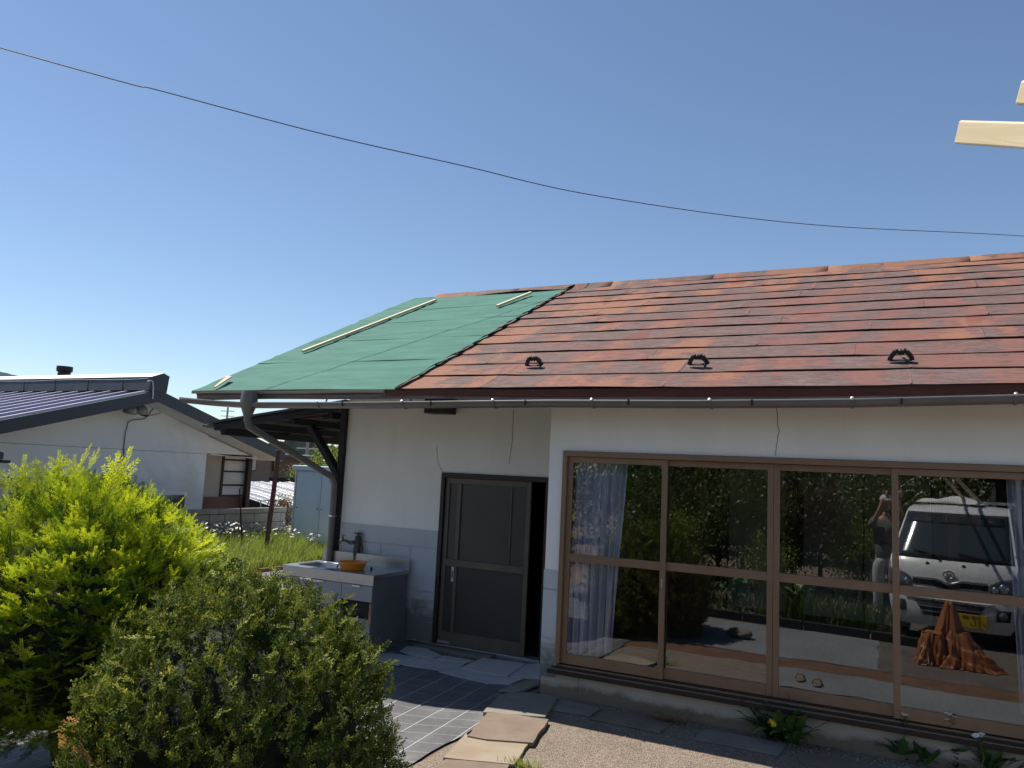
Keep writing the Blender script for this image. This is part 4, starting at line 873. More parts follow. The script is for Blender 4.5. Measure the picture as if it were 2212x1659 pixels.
def scatter(templates, P, D, U, size, tint, tvar=.12):
    """copies of spray templates at P, pointing along D, upper side towards U"""
    D = D/np.linalg.norm(D, axis=1, keepdims=True); X = np.cross(D, U); X /= (np.linalg.norm(X, axis=1, keepdims=True)+1e-9); Z = np.cross(X, D)
    which = rng.integers(0, len(templates), len(P)); Vs, Ts = [], []
    for k, T in enumerate(templates):
        ix = np.where(which == k)[0]
        if not len(ix): continue
        V = (T[None,:,0:1]*X[ix][:,None,:]+T[None,:,1:2]*D[ix][:,None,:]+T[None,:,2:3]*Z[ix][:,None,:])*size[ix][:,None,None]+P[ix][:,None,:]
        Vs.append(V.reshape(-1,3)); lt_ = np.repeat(rng.normal(0, tvar*.6, (len(ix), len(T)//4)), 4, axis=1)
        grad = np.clip(T[:,1], 0, 1)*.10
        Ts.append((tint[ix][:,None]+lt_+grad[None,:]).reshape(-1))
    V = np.concatenate(Vs); Tn = np.clip(np.concatenate(Ts), 0, 1); Fq = np.arange(len(V)).reshape(-1, 4); return V, Fq, Tn
def lump(d, seed, k=3):
    r2 = np.random.default_rng(seed); out = np.zeros(len(d))
    for i in range(10):
        a = r2.normal(size=3); a /= np.linalg.norm(a); f = r2.uniform(3, 9); out += np.sin(d@a*f+r2.uniform(0, 6.28))/math.sqrt(f)
    return out/4
def dirs(n):
    d = rng.normal(size=(n, 3)); return d/np.linalg.norm(d, axis=1, keepdims=True)
rr0 = random.Random(11)
yt = [yew_template(rr0) for _ in range(4)]; ct = [cyp_template(rr0) for _ in range(4)]
m_yew = leaf_mat('yew_needles', [(0, (0.014,0.030,0.011,1)), (.35, (0.047,0.101,0.016,1)), (.62, (.235,.338,.027,1)), (1, (.60,.65,.047,1))], .40, .45)
m_cyp = leaf_mat('cypress_scales', [(0, (.014,.028,.009,1)), (.4, (.062,.100,.020,1)), (.7, (.225,.26,.058,1)), (.93, (.60,.58,.19,1)), (1, (.60,.36,.18,1))], .28, .7, .12)
m_core = mat('shaded_core_fill', (.020,.028,.012,1), .95, var=.5, scale=14, bump=1, bscale=20, bdist=.05); m_bark = mat('grey_brown_bark', (.10,.075,.055,1), .9, var=.35, scale=8, stretch=(3,3,.6), bump=.8, bscale=14, bdist=.015)  # core: dark solid fill, the shade deep inside a bush put into its colour
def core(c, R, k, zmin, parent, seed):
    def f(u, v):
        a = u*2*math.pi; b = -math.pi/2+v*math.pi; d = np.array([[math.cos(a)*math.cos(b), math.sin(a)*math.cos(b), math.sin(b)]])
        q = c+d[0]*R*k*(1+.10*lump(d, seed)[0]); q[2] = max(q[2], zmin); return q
    MB().grid(f, 36, 20).build('inner_shade_core', m_core, parent, smooth=True)
def bush(name, label, c, R, n, tpl, m, size, up_bias, out_bias, seed, tint_fn, zmin=.05, upright=False, keep=None, depth=.26, corek=.74, tuft=1, tspread=.05):
    t = thing(name, label, 'bush', (c[0], c[1], gz(c[0], c[1])))
    d = dirs(n); lm = lump(d, seed); rad = 1.0+.11*lm-rng.random(n)**1.6*depth
    P = c+d*R*rad[:,None]; ok = P[:,2] > zmin
    if keep is not None: ok &= keep(P)
    d, P, lm, rad = d[ok], P[ok], lm[ok], rad[ok]; n = len(P)
    D = d*out_bias+np.array([0,0,up_bias])+rng.normal(0, .32, (n,3))
    if tuft > 1:      # each point becomes a tuft of sprays that fan out from one twig
        P = np.repeat(P, tuft, 0); d = np.repeat(d, tuft, 0); rad = np.repeat(rad, tuft); D = np.repeat(D, tuft, 0)
        along = rng.uniform(-.5, 1, (len(P), 1)); Dn = D/np.linalg.norm(D, axis=1, keepdims=True)
        P = P+Dn*along*tspread*1.6+rng.normal(0, tspread*.35, P.shape); D = Dn+rng.normal(0, .42, P.shape); n = len(P)
    U = (np.array([0,0,1.])+rng.normal(0,.35,(n,3))) if not upright else (d+np.array([0,0,.3])+rng.normal(0,.5,(n,3)))
    sz = rng.uniform(size[0], size[1], n); ti = tint_fn(d, rad, rng.random(n))
    P = P-D/np.linalg.norm(D, axis=1, keepdims=True)*sz[:,None]*.6
    V, Fq, T = scatter(tpl, P, D, U, sz, ti); big_mesh('foliage', V, Fq, m, t, T, kind='stuff')
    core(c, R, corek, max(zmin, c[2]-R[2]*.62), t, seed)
    mb = MB()
    for k in range(5):
        a = k*1.26; mb.tube([(c[0]+.04*math.cos(a), c[1]+.04*math.sin(a), gz(c[0], c[1])-.05), (c[0]+.12*math.cos(a), c[1]+.12*math.sin(a), .25), (c[0]+R[0]*.5*math.cos(a), c[1]+R[1]*.5*math.sin(a), c[2]+.1)], [.035,.03,.012], 7)
    mb.build('stem', m_bark, t, smooth=True); return t
yc = at_depth(178,1330,5.0); yc[2] = .80
bush('yew_bush', 'big rounded yew bush with bright yellow-green new growth', yc, np.array([.92,.86,.93]), 5600, yt, m_yew, (.10,.165), .35, .9, 3,
     lambda d, r, u: np.clip(np.where(u > .36, .42+.44*u, .12+.9*u), 0, 1), .16, depth=.24)
# long new shoots that stick out of the yew
sp = [((60,1075),(.05,-.1,1),.22), ((120,1040),(0,0,1),.2), ((225,1062),(.45,.25,.55),.3), ((300,1110),(.4,.2,.5),.2), ((352,1128),(.5,.2,.4),.2), ((395,1205),(.8,.35,.25),.22), ((420,1195),(.8,.3,.45),.2), ((450,1262),(.9,.4,.1),.25), ((440,1290),(.9,.4,0),.25), ((90,1050),(-.3,-.1,.8),.22), ((170,1040),(.2,.1,.9),.2), ((30,1070),(-.3,-.2,.8),.2)]
P = np.array([at_depth(*q[0], 4.75) for q in sp]); D = np.array([q[1] for q in sp], float); sz = np.array([q[2] for q in sp])
P = np.repeat(P, 3, 0)+rng.normal(0,.025,(len(sp)*3,3)); D = np.repeat(D, 3, 0)+rng.normal(0,.15,(len(sp)*3,3)); sz = np.repeat(sz, 3)*rng.uniform(.7,1,len(P))
V, Fq, T = scatter(yt, P, D, np.tile([0,0,1.],(len(P),1)), sz, np.full(len(P), .8)); big_mesh('new_shoots', V, Fq, m_yew, bpy.data.objects['yew_bush'], T, kind='stuff')
cc = at_depth(512,1560,3.75); cc[2] = .42
def cyp_tint(d, r, u):
    side = d@np.array([-.75,-.55,.05]); dry = (side > .55) & (d[:,2] < .25) & (u > .72)
    return np.where(dry, .99, np.clip(.17+.56*u, 0, .74))
bush('cypress_bush', 'dense dull green cypress bush in front of the sink cabinet', cc, np.array([.75,.74,.885]), 1700, ct, m_cyp, (.058,.105), .95, .75, 8, cyp_tint, -.03, True, depth=.20, corek=.77, tuft=6, tspread=.055)
sp = [((565,1290),(0,0,1),.13), ((555,1300),(-.2,0,1),.12), ((640,1330),(.1,0,1),.10), ((355,1340),(-.1,0,1),.12), ((835,1625),(.8,.3,.6),.1), ((845,1655),(.8,.3,.2),.1), ((500,1310),(-.1,0,1),.11), ((450,1325),(-.3,-.1,.9),.11)]
P = np.repeat(np.array([at_depth(*q[0], 3.7) for q in sp]), 6, 0); D = np.repeat(np.array([q[1] for q in sp], float), 6, 0)+rng.normal(0,.3,(len(sp)*6,3)); sz = np.repeat([q[2]*.7 for q in sp], 6)
P = P+rng.normal(0,.02,P.shape); V, Fq, T = scatter(ct, P, D, rng.normal(0,1,P.shape), sz, np.full(len(P), .6)); big_mesh('top_shoots', V, Fq, m_cyp, bpy.data.objects['cypress_bush'], T, kind='stuff')

# leafy crowns for trees and shrubs
LEAF = np.array([[0,0,0],[.28,.45,.06],[0,1,0],[-.28,.45,.06]], float)
m_leafy = leaf_mat('broad_leaves', [(0, (.015,.03,.010,1)), (.4, (.045,.085,.018,1)), (.75, (.11,.165,.03,1)), (1, (.20,.25,.05,1))], .3)
m_lime = leaf_mat('lime_leaves', [(0, (.04,.07,.012,1)), (.5, (.13,.19,.025,1)), (1, (.28,.33,.05,1))], .4)
m_redleaf = leaf_mat('purple_brown_leaves', [(0, (.02,.012,.010,1)), (.5, (.06,.032,.022,1)), (1, (.13,.075,.045,1))], .25)
m_dry = leaf_mat('dry_leaves', [(0, (.07,.035,.02,1)), (.5, (.22,.13,.07,1)), (1, (.42,.30,.17,1))], .2)
def leaf_mass(c, R, n, size, clumps, seed, flat=.4, base=.45):
    r2 = np.random.default_rng(seed); d = r2.normal(size=(clumps,3)); d /= np.linalg.norm(d, axis=1, keepdims=True)
    C = c+d*R*(r2.random((clumps,1))**.45); k = r2.integers(0, clumps, n)
    P = C[k]+r2.normal(0, 1, (n,3))*np.array(R)*.17
    D = r2.normal(0, 1, (n,3))+np.array([0,0,-.1])+(P-c)/np.array(R)*.6; U = np.array([0,0,1.])+r2.normal(0, flat, (n,3))
    ct_ = r2.normal(0, .13, clumps)[k]; ti = np.clip(base+ct_+r2.normal(0,.12,n), 0, 1)
    return scatter([LEAF], P, D, U, r2.uniform(size*.7, size*1.3, n), ti, .05)
def tree(name, label, cat, base, h, c, R, n, leaf, clumps, m, seed, group=None, tr=.07):
    t = thing(name, label, cat, base, group); base = np.array(base, float); c = np.array(c, float)
    V, Fq, T = leaf_mass(c, R, n, leaf, clumps, seed); big_mesh('crown', V, Fq, m, t, T, kind='stuff')
    mb = MB().tube([base+np.array([0,0,-.1]), base*.5+c*.5, c], [tr, tr*.7, tr*.3], 8); r2 = random.Random(seed)
    for _ in range(7):
        a = r2.uniform(0, 6.28); s0 = base*.45+c*.55+np.array([0,0,r2.uniform(-.2,.2)*R[2]]); mb.tube([s0, s0+np.array([math.cos(a)*R[0]*.4, math.sin(a)*R[1]*.4, R[2]*.25]), s0+np.array([math.cos(a)*R[0]*.75, math.sin(a)*R[1]*.75, R[2]*.55])], [tr*.4, tr*.25, tr*.08], 6)
    mb.build('trunk', m_bark, t, smooth=True); return t
c = at_depth(738,985,26.0); tree('fruit_tree', 'yellow-green leafy tree behind the pale blue shed', 'tree', (c[0],c[1],0), 3, (c[0],c[1],c[2]-.2), (1.0,1.0,1.0), 5000, .085, 60, m_lime, 21)
c = at_depth(700,1008,30.0); tree('hedge_shrub', 'low lime shrub showing over the shed roof', 'shrub', (c[0],c[1],0), 2, (c[0],c[1],c[2]-.4), (1.5,1.0,.75), 3000, .09, 40, m_lime, 22)
# dry vine heap beside the shed
dv = thing('dry_vine', 'heap of dry brown vines on the frame beside the shed', 'vine', (-12.6, 7.4, 0)); c = onX(605,1110,-12.5)
V, Fq, T = leaf_mass(np.array(c), (.35,.40,.42), 900, .07, 24, 31); big_mesh('dry_foliage', V, Fq, m_dry, dv, T, kind='stuff')
mb = MB(); rr = random.Random(6)
for _ in range(26):
    p = np.array(c)+np.array([rr.uniform(-.3,.3), rr.uniform(-.4,.4), .3]); mb.tube([p, p+np.array([rr.uniform(-.3,.3), rr.uniform(-.3,.3), -.4]), (p[0]+rr.uniform(-.2,.2), p[1]+rr.uniform(-.2,.2), 0)], .008, 4)
mb.build('vine_stems', m_bark, dv)
o = MB().lathe([(0,.42),(.10,.42),(.17,.36),(.20,.2),(.20,.0),(0,0)], (onZ(604,1168,0)[0]+.2, onZ(604,1168,0)[1]-.6, .0), 14).build('plastic_jug', mat('cream_plastic', (.55,.47,.38,1), .5, var=.1), None, smooth=2); tag(o, 'cream plastic jug on the ground by the dry vines', 'jug')

# grass and weeds
def blades(pts, h, w_, lean=.35, seed=1, tint0=.5):
    r2 = np.random.default_rng(seed); n = len(pts); a = r2.uniform(0, 6.28, n); hh = h*r2.uniform(.4, 1.4, n); L = hh*np.abs(r2.normal(lean, .25, n))
    dx, dy = np.cos(a), np.sin(a); sx, sy = -dy, dx; b = np.asarray(pts); V = np.zeros((n, 6, 3)); ww = w_*r2.uniform(.7,1.3,n)
    for i, (t, k) in enumerate(((0, 1), (.55, .8), (1, .08))):
        off = t**1.8*L; z = hh*(t-.18*t*t*np.minimum(1, L/hh))
        for j, s in ((0, -1), (1, 1)):
            V[:, i*2+j, 0] = b[:,0]+dx*off+sx*s*ww*k/2; V[:, i*2+j, 1] = b[:,1]+dy*off+sy*s*ww*k/2; V[:, i*2+j, 2] = b[:,2]+z
    Fq = (np.arange(n)*6)[:,None,None]+np.array([[0,1,3,2],[2,3,5,4]])[None]
    ti = np.clip(tint0+r2.normal(0,.2,n), 0, 1); return V.reshape(-1,3), Fq.reshape(-1,4), np.repeat(ti, 6)
m_grass = leaf_mat('grass_blades', [(0, (0.070,0.119,0.021,1)), (.5, (0.182,0.266,0.049,1)), (.85, (0.336,0.364,0.105,1)), (1, (0.476,0.406,0.196,1))], .4)
n = 26000; X = rng.uniform(-12.1, -9.85, n); Y = rng.uniform(.2, 7.2, n); Pg = np.stack([X, Y, np.zeros(n)], 1); keep = ~((X > sx0-.05) & (Y > shY-.02)); Pg = Pg[keep]
hgt = .20+.16*np.clip((-X[keep]-10.2)/1.2, 0, 1)
V, Fq, T = blades(Pg, hgt*1.1, .012, .4, 2, .55); o = big_mesh('grass', V, Fq, m_grass, None, T); tag(o, 'sunlit rough grass between edging board and block wall', 'grass', kind='stuff')
def weed(name, label, base, h, nst, seed, group=None, spread=.12, heads=3, hr=.028, leafn=26, yellow=False, lm=m_lime, pet=None):
    t = thing(name, label, 'weed', base, group); rr = random.Random(seed); st = MB(); Bp, Tp, Wp, Np = [], [], [], []; fl = MB(); ce = MB()
    b = np.array(base, float)
    for i in range(nst):
        a = rr.uniform(0, 6.28); top = b+np.array([spread*math.cos(a)*rr.random(), spread*math.sin(a)*rr.random(), h*rr.uniform(.7, 1.05)]); mid = (b*.5+top*.5)+np.array([rr.uniform(-.03,.03)]*2+[0])
        b0 = b+np.array([.03*math.cos(a), .03*math.sin(a), -.02]); st.tube([b0, mid, top], [.005,.004,.003], 5)
        for j in range(leafn):
            s = rr.uniform(.05, .8); p = b0*(1-s)+mid*s if s < .5 else mid*(1-s)+top*s; aa = rr.uniform(0, 6.28); L = .09*(1.1-s)
            Bp.append(p); Tp.append(p+np.array([math.cos(aa)*L, math.sin(aa)*L, L*rr.uniform(.1,.8)])); Wp.append(L*.28); Np.append((0,0,1))
        for k in range(heads):
            c_ = top+np.array([rr.uniform(-.045,.045), rr.uniform(-.045,.045), rr.uniform(-.02,.025)]) if heads > 1 else top
            st.tube([top-np.array([0,0,.05]), c_], .002, 4); nrm = np.array([rr.uniform(-.4,.4), rr.uniform(-.9,.1), 1.]); nrm /= np.linalg.norm(nrm)
            u = np.cross(nrm, (1,0,0)); u /= np.linalg.norm(u); v = np.cross(nrm, u); m_ = 14
            for q in range(m_):
                an = 2*math.pi*q/m_; d = u*math.cos(an)+v*math.sin(an); e = np.cross(nrm, d)*hr*.17; fl.add([c_+d*hr*.25-e*.6, c_+d*hr*.25+e*.6, c_+d*hr+e+nrm*hr*.1, c_+d*hr-e+nrm*hr*.1], [(0,1,2,3)])
            ce.lathe([(hr*.36, 0), (hr*.28, hr*.16), (0, hr*.2)], c_, 8, nrm)
    st.build('stem', mat_stem, t); big_mesh('leaves', rhombs(Bp, Tp, Wp, np.array(Np, float)), np.arange(len(Bp)*4).reshape(-1,4), lm, t, np.repeat(np.array([rr.uniform(.25,.8) for _ in Bp]), 4), kind='stuff')
    if heads: fl.build('petals', pet or m_petal, t, fixn=False, kind='stuff'); ce.build('flower_centres', m_yellow, t, kind='stuff')
    return t
mat_stem = mat('weed_stem', (.10,.13,.05,1), .7, var=.3); m_petal = mat('white_petals', (.78,.76,.78,1), .7, var=.06, bump=0); m_yellow = mat('yellow_flower', (.75,.50,.02,1), .7, var=.15, bump=0)
wd = [weed('flowering_weed', 'tall white-flowered weed standing in the sunlit grass by the block wall', (-11.2, 5.0, 0), .60, 5, 41+k, 'white-flowered weeds in the grass', .20, 3, .024, 26) for k in range(3)]
spots = []
for px in np.arange(432, 690, 6.5): spots.append((px, random.uniform(1172, 1194)))
for i, (px, py) in enumerate(spots):
    p = onZ(px, py+4, 0); 
    if p[0] < -12.05: p = onX(px, py, -11.95-random.random()*.05); p[2] = 0
    if p[1] > shY-.15 and p[0] > sx0-.1: p = onY(px, py, shY-.25-.3*random.random()); p[2] = 0
    s = random.uniform(.62, 1.1)
    lb = 'tall white-flowered weed in the grass ' + ('right in front of the block wall' if px < 505 else 'around the thin garden stake' if px < 555 else 'around the leaning rusty pole' if px < 610 else 'before the pale blue shed')
    if i < 3: wd[i]['label'] = lb; wd[i].location = tuple(p); wd[i].scale = (s, s, s)
    else: copy_thing(wd[i % 3], p, random.uniform(0, 6.28), s, lb)
# weeds at the foot of the facade
def big_leaf(mb, b, d, L, w_, rr, droop=.5, teeth=True):
    d = np.array(d, float); d /= np.linalg.norm(d); s = np.cross(d, (0,0,1)); s /= np.linalg.norm(s); n = 9; base = len(mb.v)
    for i in range(n+1):
        t = i/n; c_ = b+d*L*t*(1-.15*t)+np.array([0,0,L*(.55*t-droop*t*t)]); ww = w_*math.sin(min(1, .12+t*.95)*math.pi)**.7*(.55+.45*t)*((1-.32*(i % 2)) if teeth else 1)
        fold = np.array([0,0,.22*ww]); mb.v += [tuple(c_-s*ww+fold), tuple(c_), tuple(c_+s*ww+fold)]
    for i in range(n):
        a = base+i*3; mb.f += [(a,a+1,a+4,a+3),(a+1,a+2,a+5,a+4)]
m_dock = NT('dandelion_leaf'); m_dock.base(m_dock.ramp(m_dock.noise(m_dock.coord(), 9, 4), [(.3, (.04,.09,.025,1)), (.7, (.095,.18,.045,1))])); m_dock.set(Roughness=.45, Specular_IOR_Level=.4); m_dock = m_dock.m
dn = onG(1690,1600); t = thing('dandelion', 'leafy dandelion clump with one yellow flower below the sill', 'weed', dn); rr = random.Random(77)
for i in range(54):
    mb = MB(); a = rr.uniform(-.4, 3.6) if i < 40 else rr.uniform(0, 6.28); off = np.array([rr.uniform(-.12,.12), rr.uniform(-.05,.05), 0]); L = rr.uniform(.22,.42)
    big_leaf(mb, dn+off, (math.cos(a), -abs(math.sin(a))*.8, rr.uniform(.2,1.1)), L, rr.uniform(.035,.06), rr, rr.uniform(.2,.7)); mb.build('leaf', m_dock, t, smooth=True, fixn=False)
fp = onY(1669,1561,dn[1]-.16); st = MB().tube([dn, dn*.4+fp*.6+np.array([-.02,0,0]), fp], .004, 5).build('flower_stem', mat_stem, t); mb = MB()
for q in range(40):
    an = q*2.4; r_ = .026*math.sqrt(q/40)+.006; d = np.array([math.cos(an), -.35+math.sin(an)*.5, math.sin(an)*.8]); mb.add([fp, fp+d*r_+np.array([.003,0,.003]), fp+d*r_*1.25+np.array([0,-.004,.004]), fp+d*r_+np.array([-.003,0,-.001])], [(0,1,2,3)])
mb.lathe([(0,.01),(.014,.008),(.018,0),(0,-.008)], fp, 10, (0,-.6,.8)); mb.build('flower', m_yellow, t, fixn=False)
for q, hgt_ in (((1724,1600), .34), ((1640,1600), .30)):
    p = onG(*q); MB().tube([p, p+np.array([-.02,-.01,hgt_*.6]), p+np.array([-.07,-.03,hgt_])], .003, 4).build('dry_stalk', m_bark, t)
def flea(px, py, hpx, seed, label, heads=4):
    p = onG(px, py); tz_ = onY(px, hpx, p[1])[2]; return weed('fleabane', label, p, tz_, 1, seed, None, .02, heads, .017, 34, lm=m_leafy)
flea(1958,1648,1545,51,'single stemmed white fleabane in front of the bronze sill near the mullion',3)
flea(2058,1665,1532,52,'tallest white fleabane with several flower heads against the glass',6)
flea(2120,1690,1580,53,'short white fleabane in the corner under the window sill',4)
for i, (px, py, sc) in enumerate(((1945,1638,.26), (2030,1640,.3), (2085,1660,.3), (2150,1680,.3), (1990,1650,.2))):
    p = onG(px, py); t = thing('leafy_weed', ['low feathery weed clump before the sill', 'broad dark leafed weed beside the tall fleabane', 'low leafy weed spreading over the edging stones', 'leafy weed at the end of the window sill', 'small weed sprout between the fleabanes'][i], 'weed', p); rr = random.Random(60+i)
    for k in range(26):
        mb = MB(); a = rr.uniform(0, 6.28); big_leaf(mb, p+np.array([rr.uniform(-.07,.07), rr.uniform(-.04,.04), 0]), (math.cos(a), math.sin(a)*.7-.2, rr.uniform(.3,1.4)), sc*rr.uniform(.6,1.1), sc*rr.uniform(.14,.24), rr, rr.uniform(.2,.7), i % 2 == 0); mb.build('leaf', m_dock, t, smooth=True, fixn=False)
# tufts, moss and dead straw by the wall foot
for i, (px, py, h_, n_, nm, lb) in enumerate(((1235,1503,.05,90,'grass_tuft','tiny green tuft at the cracked foundation corner'), (1440,1560,.07,260,'dead_grass','nest of dead straw on the edging stones'), (1520,1548,.05,240,'moss_tuft','dull moss clump along the foundation'), (1590,1570,.05,200,'moss_tuft','dark moss clump under the double mullion'), (1130,1662,.06,140,'grass_tuft','sunlit grass tuft beside the tan paving stone'))):
    c = onG(px, py); r2 = np.random.default_rng(i+5); P = np.stack([c[0]+r2.normal(0,.07,n_), c[1]+r2.normal(0,.025,n_), np.full(n_, .01)], 1)
    V, Fq, T = blades(P, h_, .005, .6 if i != 1 else 2.2, i+9, .95 if i == 1 else .2 if i in (2, 3) else .6); o = big_mesh(nm, V, Fq, m_grass if i != 1 else m_dry, None, T); tag(o, lb, 'tuft', kind='stuff')
# ------------------------------------------------------------------ yard in front of the house (seen in the window glass)
def rock(c, r, seed, label, m=None):
    bm = bmesh.new(); bmesh.ops.create_icosphere(bm, subdivisions=3, radius=1); r2 = np.random.default_rng(seed); A_ = r2.normal(size=(9,3)); A_ /= np.linalg.norm(A_, axis=1, keepdims=True); cut = r2.uniform(.62,.95,9)
    for v in bm.verts:
        p = np.array(v.co)
        for a, k in zip(A_, cut):
            d_ = p@a
            if d_ > k: p = p-a*(d_-k)*.9
        v.co = p*np.array(r)
    me = bpy.data.meshes.new('rock'); bm.to_mesh(me); bm.free(); me.materials.append(m or m_slab_brown); o = bpy.data.objects.new('rock', me); col.objects.link(o); o.location = tuple(c); tag(o, label, 'rock'); return o
rock((-2.33,-3.38,.085), (.12,.11,.10), 1, 'pointed brown rock on the yard concrete reflected in the glass', m_slab_tan); rock((-1.76,-3.61,.06), (.16,.12,.075), 2, 'flat grey rock on the yard concrete reflected in the glass', m_slab_dark)
ge = thing('bed_edging', 'black timber edging along the garden bed reflected in the glass', 'edging', (-2, -4.9, 0))
for k in range(6):
    x0 = -4.4+k*.82; f = lambda x: -4.98+.13*max(0, x+2.5); MB().bar((x0, f(x0), .05), (x0+.80, f(x0+.80), .05), .07, .13).build('sleeper', m_darkwood, ge, bevel=.008)
n = 7000; X = rng.uniform(-4.6, .1, n); Y = rng.uniform(-9.5, -5.05, n); V, Fq, T = blades(np.stack([X, Y, np.zeros(n)], 1), .13, .014, .5, 12, .1); o = big_mesh('bed_grass', V, Fq, m_leafy, None, T); tag(o, 'grass and ground cover of the garden bed opposite the windows', 'grass', kind='stuff')
def iris(c, h, n_, seed, label):
    r2 = np.random.default_rng(seed); P = np.stack([c[0]+r2.normal(0,.13,n_), c[1]+r2.normal(0,.10,n_), np.zeros(n_)], 1); V, Fq, T = blades(P, h, .022, .35, seed, .55)
    o = big_mesh('iris_clump', V, Fq, m_leafy, None, T); tag(o, label, 'plant')
for i, x in enumerate((-1.55, -1.15, -.75, -.45)): iris((x, -5.25-.06*i), .42-.02*i, 120, 70+i, ['iris clump next to the hosta in the garden bed', 'iris clump in front of the hosta plant', 'iris clump between hosta and bare soil', 'small iris clump at the end of the garden bed'][i])
def hosta(c, sc, seed, label):
    t = thing('hosta', label, 'plant', (c[0], c[1], 0)); rr = random.Random(seed)
    for k in range(34):
        mb = MB(); a = rr.uniform(0, 6.28); big_leaf(mb, np.array([c[0], c[1], .08+.25*rr.random()])+np.array([rr.uniform(-.12,.12), rr.uniform(-.12,.12), 0]), (math.cos(a), math.sin(a), rr.uniform(.2,1.2)), sc*rr.uniform(.7,1.2), sc*.26, rr, rr.uniform(.6,1.0), False); mb.build('leaf', m_dock, t, smooth=True, fixn=False)
hosta((-1.35,-5.75), .34, 1, 'broad leafed hosta behind the iris clumps'); hosta((-2.25,-6.1), .28, 2, 'smaller hosta deeper in the garden bed')
GR = 'garden trees opposite the house'
for i, (x, y, z, R, m_, n_, lb) in enumerate((
    (-5.0,-9.6,1.55,(1.5,1.2,1.5),m_leafy,5000,'rounded evergreen tree at the left of the garden bed'), (-2.9,-10.4,1.75,(1.4,1.2,1.6),m_leafy,5000,'dense evergreen tree behind the hosta bed'),
    (-1.25,-8.9,1.35,(.8,.75,.85),m_redleaf,3500,'purple leaved maple in the garden bed'), (-.35,-11.2,1.95,(1.2,1.1,1.7),m_leafy,5000,'tall leafy shrub behind the photographer'),
    (1.1,-13.2,2.2,(1.7,1.3,1.9),m_leafy,5000,'leafy tree behind the small white truck'), (-7.6,-10.0,1.9,(1.6,1.3,1.8),m_leafy,4500,'evergreen tree by the garden corner'),
    (-.55,-8.2,.72,(.45,.42,.62),m_lime,2600,'small clipped lime bush beside the photographer'), (-2.0,-7.6,.62,(.5,.45,.5),m_lime,2200,'low lime shrub between the hostas'), (-3.35,-6.4,.8,(.55,.5,.7),m_lime,2600,'lime leaved shrub at the bed edge'),
    (-4.2,-8.1,1.0,(.8,.6,1.0),m_leafy,4200,'dark evergreen shrub at the back of the hosta bed'), (-3.0,-8.4,1.1,(.8,.6,1.1),m_leafy,4200,'dark round shrub right behind the lime shrub'), (-1.9,-8.9,1.0,(.7,.6,1.0),m_leafy,4200,'dark shrub to one side of the maple'), (-.6,-9.6,1.2,(.8,.6,1.2),m_leafy,4200,'dark shrub filling the gap behind the clipped bush'),
    (-10.3,-9.3,2.0,(1.7,1.4,1.9),m_leafy,4000,'evergreen tree far along the garden hedge'))):
    tree('garden_tree', lb, 'tree', (x, y, 0), z, (x, y, z), R, n_, .075 if n_ > 3000 else .05, 50, m_, 100+i, GR, .05)
for i in range(9):
    x = -13+i*2.6; tree('hedge_tree', 'tall dark hedge tree along the far side of the yard', 'tree', (x, -15.5, 0), 2, (x, -15.5+.4*math.sin(i*2), 2.1), (1.9,1.2,2.3), 7000, .14, 70, m_leafy, 140+i, 'tall hedge trees across the yard', .09)
bh = thing('opposite_house', 'white walled house half hidden behind the garden trees', 'house', (-5, -20, 0)); MB().box(-8.5, -1.5, -24, -19, 0, 2.9).build('wall', m_npl, bh)
MB().prism([(-9, -18.3, 2.8), (-1, -18.3, 2.8), (-1, -21.5, 4.4), (-9, -21.5, 4.4)], (0,0,.12)).build('roof', m_nfas, bh); MB().prism([(-9, -24.7, 2.8), (-1, -24.7, 2.8), (-1, -21.5, 4.4), (-9, -21.5, 4.4)], (0,0,.12)).build('roof', m_nfas, bh)
for k in range(2): wn = MB().box(-7.2+k*3, -5.6+k*3, -19.0, -18.95, .9, 2.1).build('window', m_white, bh); MB().box(-7.1+k*3, -5.7+k*3, -18.95, -18.94, 1.0, 2.0).build('pane', m_frost, wn)
cp = thing('carport', 'carport with ribbed translucent roof behind the truck', 'carport', (3, -11, 0)); CX0, CX1, CY0, CY1, CZ = 1.75, 5.6, -13.0, -9.0, 2.28
for x in (CX0+.1, CX1-.1):
    for y in (CY0+.1, CY1-.1): MB().box(x-.04, x+.04, y-.04, y+.04, 0, CZ-.08).build('post', m_bracket, cp)
for y in np.arange(CY0+.1, CY1, .62): MB().bar((CX0, y, CZ-.04), (CX1, y, CZ+.06), .04, .07).build('rafter', m_darkwood, cp)
MB().grid(lambda u, v: (CX0-.2+(CX1-CX0+.4)*u, CY0-.1+(CY1-CY0+.2)*v, CZ+.03+.1*u+.012*math.sin(v*2*math.pi*50)), 2, 300).build('ribbed_roof', mat('milky_sheet', (.55,.56,.54,1), .4, var=.1), cp, solid=.003)
MB().box(CX0+.2, CX1-.2, CY0-.9, CY0-.6, 0, 2.2).build('back_wall', m_darkwood, cp)

